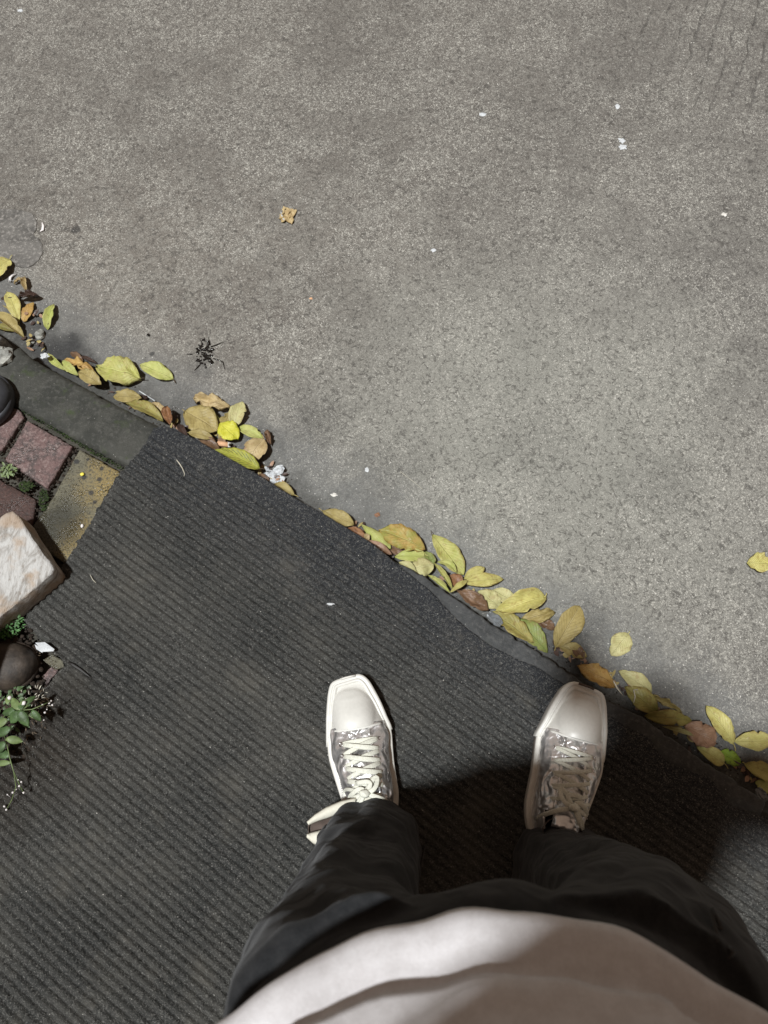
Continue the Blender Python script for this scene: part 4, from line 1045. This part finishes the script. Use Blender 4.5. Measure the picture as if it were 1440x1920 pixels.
    Fc += [tuple(range(L_))[::-1], tuple(range((m_ - 1) * L_, m_ * L_))]
    mk('bumper', V, Fc, M['rubber'], sh)
    # toe box: low shelf with a round raised cap
    cx_, cy_, rc = 9, 44, 45
    def toe(i, j):
        y = 112 - j / 26 * 96; l, r = half(min(y, 110)); l, r = l + 7, r - 7; u = i / 30 * 2 - 1
        x = (l + r) / 2 + u * (r - l) / 2; yy = y - (4 * (1 - u * u) if j == 26 else 4 * (1 - u * u) * max(0, (j - 16) / 10))
        q_ = max(0, min(1, (80 - y) / 62)); base_ = .030 + (1 - abs(u) ** 3) * (.012 * min(1, (112 - y) / 40) + .018 * q_ * q_ * (3 - 2 * q_))
        d = math.hypot(x - cx_, (yy - cy_) * .92) / rc
        cap = max(0, 1 - d * d); cap = .0025 * (1 if d < .97 else max(0, (1.03 - d) / .06)) + .010 * cap ** .8 if d < 1.03 else 0
        if abs(u) > .98 or j == 0: return T(x, yy, .026)
        return T(x, yy, base_ + cap)
    V, Fc = grid(31, 27, toe); tc = mk('toe_cap', V, fix(Fc), M['rubber'], sh); subdiv(tc)
    # rounded hem of the cap across the vamp
    pts_ = [surf(x, 16 - 5 * (1 - ((x - 4) / 50) ** 2), .0015) for x in range(-46, 54, 6)]
    mk('cap_edge', *tube(pts_, .0022, 7, .7), M['rubber'], sh)
    # little plate on the front lip
    V, Fc = [], []
    mk('front_plate', *tube([T(-8, 117.5, .0365), T(2, 117, .0370), T(14, 116, .0372), T(22, 114.5, .0365)], .0020, 4, .5), M['lining'] if not mirror else M['rubber2'], sh)
    # eyelets and laces
    rows = [-13 - 22.5 * k for k in range(6)]
    for y in rows:
        for sd_ in (-1, 1):
            c = surf(sd_ * 37, y, .0012); nrm = (surf(sd_ * 37 - 1, y) - surf(sd_ * 37 + 1, y)).cross(surf(sd_ * 37, y + 1) - surf(sd_ * 37, y - 1)).normalized()
            if nrm.z < 0: nrm = -nrm
            a1 = nrm.cross(Vector((0, 1, 0))).normalized(); a2 = nrm.cross(a1)
            V, Fc = grid(14, 5, lambda i, j: c + (a1 * math.cos(i / 14 * 6.283) + a2 * math.sin(i / 14 * 6.283)) * (.0030 + .0011 * math.cos(j / 4 * 6.283)) + nrm * .0008 * math.sin(j / 4 * 6.283), True)
            mk('eyelet', V, Fc, M['eyelet'], sh)
    def lace(x0, y0, x1, y1, lift, w=None, sag=0.0, n=9):
        w = w or (.0044 if flared else .0035)
        P = []
        for k in range(n + 1):
            t = k / n; x = x0 + (x1 - x0) * t; y = y0 + (y1 - y0) * t + sag * math.sin(math.pi * t)
            P.append(surf(x, y, (.0012 + lift * math.sin(math.pi * t) ** .7 if 0 < k < n else -.002) + .0006 * fn(t * 5, x0 + y0, ox)))
        mk('lace', *tube(P, [w * (.8 + .2 * math.sin(math.pi * k / n)) for k in range(n + 1)], 8, .17), M['lace'], sh)
    lace(-37, rows[0], 37, rows[0], .003)
    for k in range(4):
        lace(-37, rows[k], 37, rows[k + 1], .0035, sag=2)
        lace(37, rows[k], -37, rows[k + 1] + (3 if flared else -2), .0058, sag=-2)
    # bow
    random.seed(int(ox))
    c0 = (4, rows[4] - 6)
    for k, (dx, dy, ex, ey, hh) in enumerate([(-34, 26, -6, 34, .016), (30, 4, 38, -26, .013), (-30, -12, -44, -34, .008), (24, -22, 30, -48, .008), (-20, 16, 14, 20, .012), (30, 16, 36, 2, .010), (12, -20, 34, -40, .006)]):
        P = []
        for q in range(13):
            t = q / 12; bx_ = (1 - t) ** 2 * 0 + 2 * t * (1 - t) * dx * 1.5 + t * t * (ex if k > 1 else 0) ; by_ = 2 * t * (1 - t) * dy * 1.5 + t * t * (ey if k > 1 else 0)
            if k < 2: bx_ += math.sin(t * math.pi * 2) * ex * .28; by_ += math.sin(t * math.pi * 2) * ey * .28
            P.append(surf(c0[0] + bx_, c0[1] + by_, .006 + hh * math.sin(math.pi * t) * .6))
        mk('lace', *tube(P, .0038 if k < 5 else .003, 8, .22), M['lace'], sh)
    mk('lace', *blob(surf(c0[0], c0[1], .011), (.008, .007, .006), k, .5), M['lace'], sh)
    # lace tongue of canvas behind the bow
    V, Fc = grid(9, 7, lambda i, j: surf((i / 8 * 2 - 1) * 24, -112 - j * 6, .002 + .0006 * j)); solid(mk('tongue_top', V, fix(Fc), M['canvas'] if flared else M['silver'], sh), .003)
    # collar lining
    V, Fc = grid(28, 4, lambda i, j: T((half(-150)[0] + half(-150)[1]) / 2 + math.cos(i / 28 * 6.283) * (34 - j * 1.5), -158 + math.sin(i / 28 * 6.283) * 30, .105 - j * .016), True)
    mk('collar_lining', V, Fc, M['lining'], sh)
    return sh, T, surf
shR, TR, _ = build_shoe(1068, 1400, .181, -.983, False, 'silver sneaker nearer the kerb, in shade, with a tied bow', False)
shL, TL, _ = build_shoe(675, 1380, -.140, -.990, True, 'silver sneaker in the light with its tongue flared to the side', True, .935)
# flared tongue of the left sneaker: a folded wide band, cream outside, brown inside
def flare(sgn, nm, m, inner=0):
    P0, P1 = [], []
    outer = [(655, 1503), (628, 1510), (603, 1522), (585, 1536), (576, 1552), (580, 1568), (590, 1580), (604, 1587), (624, 1584), (650, 1575)]
    V = []
    top = [.112, .112, .110, .108, .106, .104, .102, .100, .098, .096]
    P = [at(x, y, z) for (x, y), z in zip(outer, top)]
    return P, top
P, _ = flare(1, '', None)
cenF = at(640, 1545, .10)
rows_ = [(0.0, 0.0), (.0, -.022), (.04, -.042), (.16, -.060)]
V = [];
for k, dz in rows_:
    for p in P: V.append(p + (Vector((cenF.x, cenF.y, p.z)) - p) * k + Vector((0, 0, dz)))
n = len(P); Fc = [(r * n + i, r * n + i + 1, (r + 1) * n + i + 1, (r + 1) * n + i) for r in range(len(rows_) - 1) for i in range(n - 1)]
fl_ = mk('flared_collar', V, Fc, M['lining'], shL); solid(fl_, .003); subdiv(fl_, 2)
def lipf(pix0, pix1, z0, z1, nm='collar_lip'):
    A0 = [at(x, y, z0) for x, y in pix0]; A1 = [at(x, y, z1) for x, y in pix1]; k_ = len(A0)
    def f(i, j):
        t = i / 16 * (k_ - 1); q = int(min(t, k_ - 2)); r = t - q; a = A0[q].lerp(A0[q + 1], r); b_ = A1[q].lerp(A1[q + 1], r)
        return a.lerp(b_, j / 6) + UP * (.006 * math.sin(math.pi * j / 6) + .0015 * fn(i * .4, j * .5))
    V, Fc = grid(17, 7, f); o = mk(nm, V, Fc, M['canvas'], shL); solid(o, .004); return o
lipf([(668, 1497), (640, 1503), (612, 1515), (592, 1528), (577, 1542)], [(664, 1512), (642, 1522), (616, 1532), (596, 1538), (578, 1545)], .116, .112)
lipf([(576, 1566), (584, 1562), (600, 1558), (622, 1548), (650, 1540)], [(577, 1569), (588, 1580), (601, 1587), (624, 1580), (656, 1570)], .104, .100)

V = [at(x, y, z) for x, y, z in ((577, 1546, .098), (598, 1540, .098), (640, 1524, .098), (655, 1560, .094), (612, 1563, .094), (580, 1568, .094))] 
solid(mk('collar_lining', V, [(0, 1, 4, 5), (1, 2, 3, 4)], M['lining'], shL), .002)

# trousers
def loft(rings, N, famp, seed, cap=True, ff=2.2):
    """rings (cx, cy, z, rx, ry); folds are part of the shape"""
    P = []
    R_ = []
    for a, b_ in zip(rings, rings[1:]):
        n = max(2, int(abs(b_[2] - a[2]) / .012))
        for k in range(n): t = k / n; R_.append([a[i] + (b_[i] - a[i]) * t for i in range(5)])
    R_.append(list(rings[-1]))
    for _ in range(5): R_ = [R_[0]] + [[(R_[i - 1][k] + 2 * R_[i][k] + R_[i + 1][k]) / 4 for k in range(5)] for i in range(1, len(R_) - 1)] + [R_[-1]]
    def f(i, j):
        cx, cy, z, rx, ry = R_[j]; a = 2 * math.pi * i / N; c, s_ = math.cos(a), math.sin(a)
        d = famp * (fn(c * ff + seed, s_ * ff, z * 5 + a * .0 + seed) + .6 * (1 - abs(fn(c * ff * 1.6 + seed, s_ * 2.5, z * 11 + c * 2)) * 3) * .5)
        return Vector((cx + c * (rx + d), cy + s_ * (ry + d), z + d * .3))
    V, Fc = grid(N, len(R_), f, True)
    if cap: Fc += [tuple(range(N))[::-1], tuple(range((len(R_) - 1) * N, len(R_) * N))]
    return V, Fc
legL = loft([(-.022, -.105, .030, .086, .100), (-.022, -.100, .07, .084, .094), (-.020, -.088, .12, .078, .078), (-.028, -.105, .20, .078, .080), (-.040, -.145, .34, .082, .090), (-.044, -.175, .50, .090, .098), (-.030, -.190, .64, .106, .112), (.0, -.20, .76, .118, .125)], 60, .011, 3)
legR = loft([(.288, -.140, .030, .084, .092), (.288, -.136, .08, .084, .086), (.288, -.130, .14, .080, .074), (.286, -.135, .22, .082, .075), (.292, -.150, .34, .094, .088), (.278, -.160, .50, .102, .098), (.225, -.182, .64, .118, .114), (.17, -.20, .76, .122, .128)], 60, .011, 9)
pel = loft([(.085, -.205, .68, .205, .125), (.085, -.210, .75, .215, .140), (.080, -.222, .82, .194, .124), (.075, -.250, .87, .165, .092), (.075, -.27, .93, .13, .075)], 72, .006, 14)
V, Fc = join(legL, legR, pel)
tr = mk('trousers', V, Fc, M['trousers'], person, origin=Vector((.1, -.15, 0)))
rm_ = tr.modifiers.new('remesh', 'REMESH'); rm_.mode = 'VOXEL'; rm_.voxel_size = .005; rm_.use_smooth_shade = True
sm_ = tr.modifiers.new('smooth', 'SMOOTH'); sm_.iterations = 3; sm_.factor = .5
tx = bpy.data.textures.new('folds', 'CLOUDS'); tx.noise_scale = .095; tx.noise_depth = 2
dm = tr.modifiers.new('folds', 'DISPLACE'); dm.texture = tx; dm.strength = .020; dm.mid_level = .5; dm.texture_coords = 'LOCAL'
# hem of the right side of the left leg, side seam, drawcord
def on(px, py, z): return at(px, py, z)
mk('hem', *tube([on(797, 1585, .055), on(792, 1610, .05), on(786, 1636, .045), on(776, 1652, .04)], .0018, 6), M['seam'], tr)
mk('seam', *tube([on(1308, 1690, .70), on(1316, 1712, .715), on(1330, 1740, .74), on(1345, 1765, .76)], .0014, 5), M['seam'], tr)
mk('drawcord', *tube([on(1336, 1704, .735), on(1344, 1720, .74), on(1352, 1742, .745), on(1340, 1738, .745), on(1334, 1712, .74), on(1346, 1760, .75), on(1368, 1800, .76), on(1374, 1786, .76), on(1364, 1776, .755)], .0020, 6), M['dark'], tr)

# shirt
def shirt_pt(i, j, N):
    z = ZS[j]; cx, cy, rx, ry = SR(z); a = 2 * math.pi * i / N; c, s_ = math.cos(a), math.sin(a)
    g = 0
    if j < 8: g = [-.001, .006, .009, .008, .000, -.010, -.014, -.008][j]
    d = .007 * fn(c * 2.6 + 3, s_ * 2.6, z * 4) + .004 * fn(c * 5 - z * 3, s_ * 5, z * 7 + 5)
    fold = .007 * max(0, 1 - abs((z - .955 - .05 * c + .02 * fn(c * 3, 1)) / .02)) + .006 * max(0, 1 - abs((z - 1.02 - .08 * c) / .025))
    for c0_, z0_, sl, w_, h_ in ((-.55, .905, .10, .007, .006), (-.1, .895, -.05, .006, .005), (.35, .915, -.12, .008, .006), (.6, .90, .14, .007, .006), (-.3, .93, .16, .008, .007), (.15, .945, .06, .009, .006)):
        q_ = (z - z0_ - sl * (c - c0_) - .01 * fn(c * 4, z0_ * 20)) / w_
        if s_ > 0: fold += h_ * math.exp(-q_ * q_) * math.exp(-((c - c0_) / .28) ** 2)
    return Vector((cx + c * (rx + d + g + fold), cy + s_ * (ry + d + g + fold), z + .010 * fn(c * 3, s_ * 3, 2) * (1 if j < 8 else .3)))
def SR(z):
    P = [(.835, .07, -.224, .212, .141), (.865, .07, -.230, .209, .133), (.90, .07, -.246, .202, .121), (.96, .07, -.275, .190, .110), (1.02, .075, -.300, .190, .126), (1.12, .078, -.290, .194, .138), (1.25, .08, -.276, .196, .142), (1.36, .075, -.282, .178, .115), (1.43, .07, -.24, .12, .075), (1.455, .07, -.235, .075, .062)]
    for a, b_ in zip(P, P[1:]):
        if z <= b_[0]: t = max(0, (z - a[0]) / (b_[0] - a[0])); return [a[k] + (b_[k] - a[k]) * t for k in range(1, 5)]
    return P[-1][1:]
ZS = [.835, .837, .845, .853, .858, .862, .868, .876] + [.880 + .0040 * k for k in range(30)] + [1.0 + .0142 * k for k in range(33)]
V, Fc = grid(160, len(ZS), lambda i, j: shirt_pt(i, j, 160), True)
slv = []
SH = {-1: Vector((-.080, -.305, 1.365)), 1: Vector((.262, -.245, 1.375))}
EL = {-1: Vector((-.150, -.400, 1.12)), 1: Vector((.385, -.195, 1.13))}
HA = {-1: Vector((-.160, -.330, .88)), 1: Vector((.046, -.115, 1.362))}
for k in (-1, 1):
    a, b_ = SH[k], EL[k]; slv.append(tube([a + Vector((-.03 * k, 0, .015)), a, a.lerp(b_, .4), a.lerp(b_, .8)], [.075, .076, .080, .082], 24, 1, cap=False))
V, Fc = join((V, Fc), *slv)
st_ = mk('shirt', V, Fc, M['shirt'], person, origin=Vector((.07, -.22, .83))); solid(st_, .002)

# body: one skinned mesh
def skin_obj(name, pts, edges, rad, root, m, parent, sub=2):
    o_ = Vector(WL(parent)); me = bpy.data.meshes.new(name); me.from_pydata([tuple(Vector(p) - o_) for p in pts], edges, []); me.update(); me.materials.append(m)
    o = bpy.data.objects.new(name, me); COL.objects.link(o); o.parent = parent
    s = o.modifiers.new('skin', 'SKIN'); s.use_smooth_shade = True
    for i, r in enumerate(rad): me.skin_vertices[0].data[i].radius = (r, r) if not isinstance(r, tuple) else r
    me.skin_vertices[0].data[root].use_root = True
    subdiv(o, sub); return o
B = [(.07, -.275, .92), (.07, -.265, 1.08), (.07, -.255, 1.28), (.065, -.24, 1.40), (.06, -.225, 1.47), (.055, -.20, 1.545), (.05, -.185, 1.62), (.05, -.19, 1.70)]
Rd = [.08, .080, .082, .06, .052, .062, .088, .070]
E = [(i, i + 1) for i in range(7)]
for k in (-1, 1):
    s0 = len(B); B += [tuple(SH[k]), tuple(SH[k].lerp(EL[k], .5)), tuple(EL[k]), tuple(EL[k].lerp(HA[k], .5)), tuple(EL[k].lerp(HA[k], .88)), tuple(HA[k])]
    Rd += [.055, .045, .040, .036, .026, (.032, .018)]; E += [(2, s0)] + [(s0 + i, s0 + i + 1) for i in range(5)]
    hnd = HA[k]
    if k == -1:             # the left arm hangs, its fingers a little curled
        for q in range(4):
            f0 = len(B); b0 = hnd + Vector((-.006 + q * .001, .028 - q * .017, -.055)); r_ = .0092 - .0006 * abs(q - 1)
            B += [tuple(b0), tuple(b0 + Vector((.004, 0, -.032))), tuple(b0 + Vector((.014, 0, -.056))), tuple(b0 + Vector((.024, 0, -.068 + .004 * abs(q - 1))))]
            Rd += [.011, r_, r_, r_ * .85]; E += [(s0 + 5, f0), (f0, f0 + 1), (f0 + 1, f0 + 2), (f0 + 2, f0 + 3)]
        f0 = len(B); B += [tuple(hnd + Vector((.014, .030, -.014))), tuple(hnd + Vector((.024, .040, -.044))), tuple(hnd + Vector((.028, .038, -.066)))]
        Rd += [.013, .011, .009]; E += [(s0 + 5, f0), (f0, f0 + 1), (f0 + 1, f0 + 2)]
        continue
    for q in range(4):      # fingers curl round the phone's edge
        f0 = len(B); b0 = hnd + Vector((.004 * k, .004 + q * .017, .010 + q * .006)); r_ = .0092 - .0006 * abs(q - 1)
        B += [tuple(b0), tuple(b0 + Vector((-.004 * k, .012, .022))), tuple(b0 + Vector((-.020 * k, .010, .034))), tuple(b0 + Vector((-.030 * k, .008, .040)))]
        Rd += [.010, r_, r_, r_ * .85]; E += [(s0 + 5, f0), (f0, f0 + 1), (f0 + 1, f0 + 2), (f0 + 2, f0 + 3)]
    f0 = len(B); B += [tuple(hnd + Vector((-.010 * k, -.012, .030))), tuple(hnd + Vector((-.014 * k, .004, .056))), tuple(hnd + Vector((-.022 * k, .018, .068)))]
    Rd += [.013, .011, .009]; E += [(s0 + 5, f0), (f0, f0 + 1), (f0 + 1, f0 + 2)]
body = skin_obj('body', B, E, Rd, 0, M['skin'], person, 1)
hd = Vector((.05, -.185, 1.625))
mk('hair', *blob(hd + Vector((0, -.022, .035)), (.092, .100, .095), 4, .12, 2, 24, 16), M['hair'], person)
mk('nose', *blob(hd + Vector((0, .088, -.035)), (.012, .018, .020), 1, .1), M['skin'], person)
mk('mouth', *blob(hd + Vector((0, .070, -.072)), (.022, .008, .006), 1, .1), M['boot'], person)
for k in (-1, 1):
    mk('eye', *blob(hd + Vector((.030 * k, .078, -.005)), (.012, .008, .009), 1, 0), M['rubber'], person)
    mk('ear', *blob(hd + Vector((.088 * k, -.005, -.02)), (.010, .020, .030), 1, .2), M['skin'], person)
# the phone in the hands, its lens where the view is taken from
Rc = Matrix.Rotation(TILT, 3, 'X'); C0 = Vector((0, 0, CAM_H))
def ph(x, y, z): return C0 + Rc @ Vector((x, y, z))
V, Fc = [], []
ol = []
for cx_, cy_, a0 in ((.0165, .012, 0), (-.0505, .012, 90), (-.0505, -.112, 180), (.0165, -.112, 270)):
    for k in range(6): a = R(a0 + k * 18); ol.append((cx_ + .011 * math.cos(a), cy_ + .011 * math.sin(a)))
for z, k in ((.003, .97), (.004, 1), (.010, 1), (.011, .97)):
    V += [ph(-.017 + (x + .017) * k, -.05 + (y + .05) * k, z) for x, y in ol]
n = len(ol); Fc = [(r * n + i, r * n + (i + 1) % n, (r + 1) * n + (i + 1) % n, (r + 1) * n + i) for r in range(3) for i in range(n)] + [tuple(range(n))[::-1], tuple(range(3 * n, 4 * n))]
phone = mk('phone', V, Fc, M['phone'], smooth=False, origin=ph(-.017, -.05, .007)); tag(phone, 'black phone held in the right hand above the belly', 'phone')
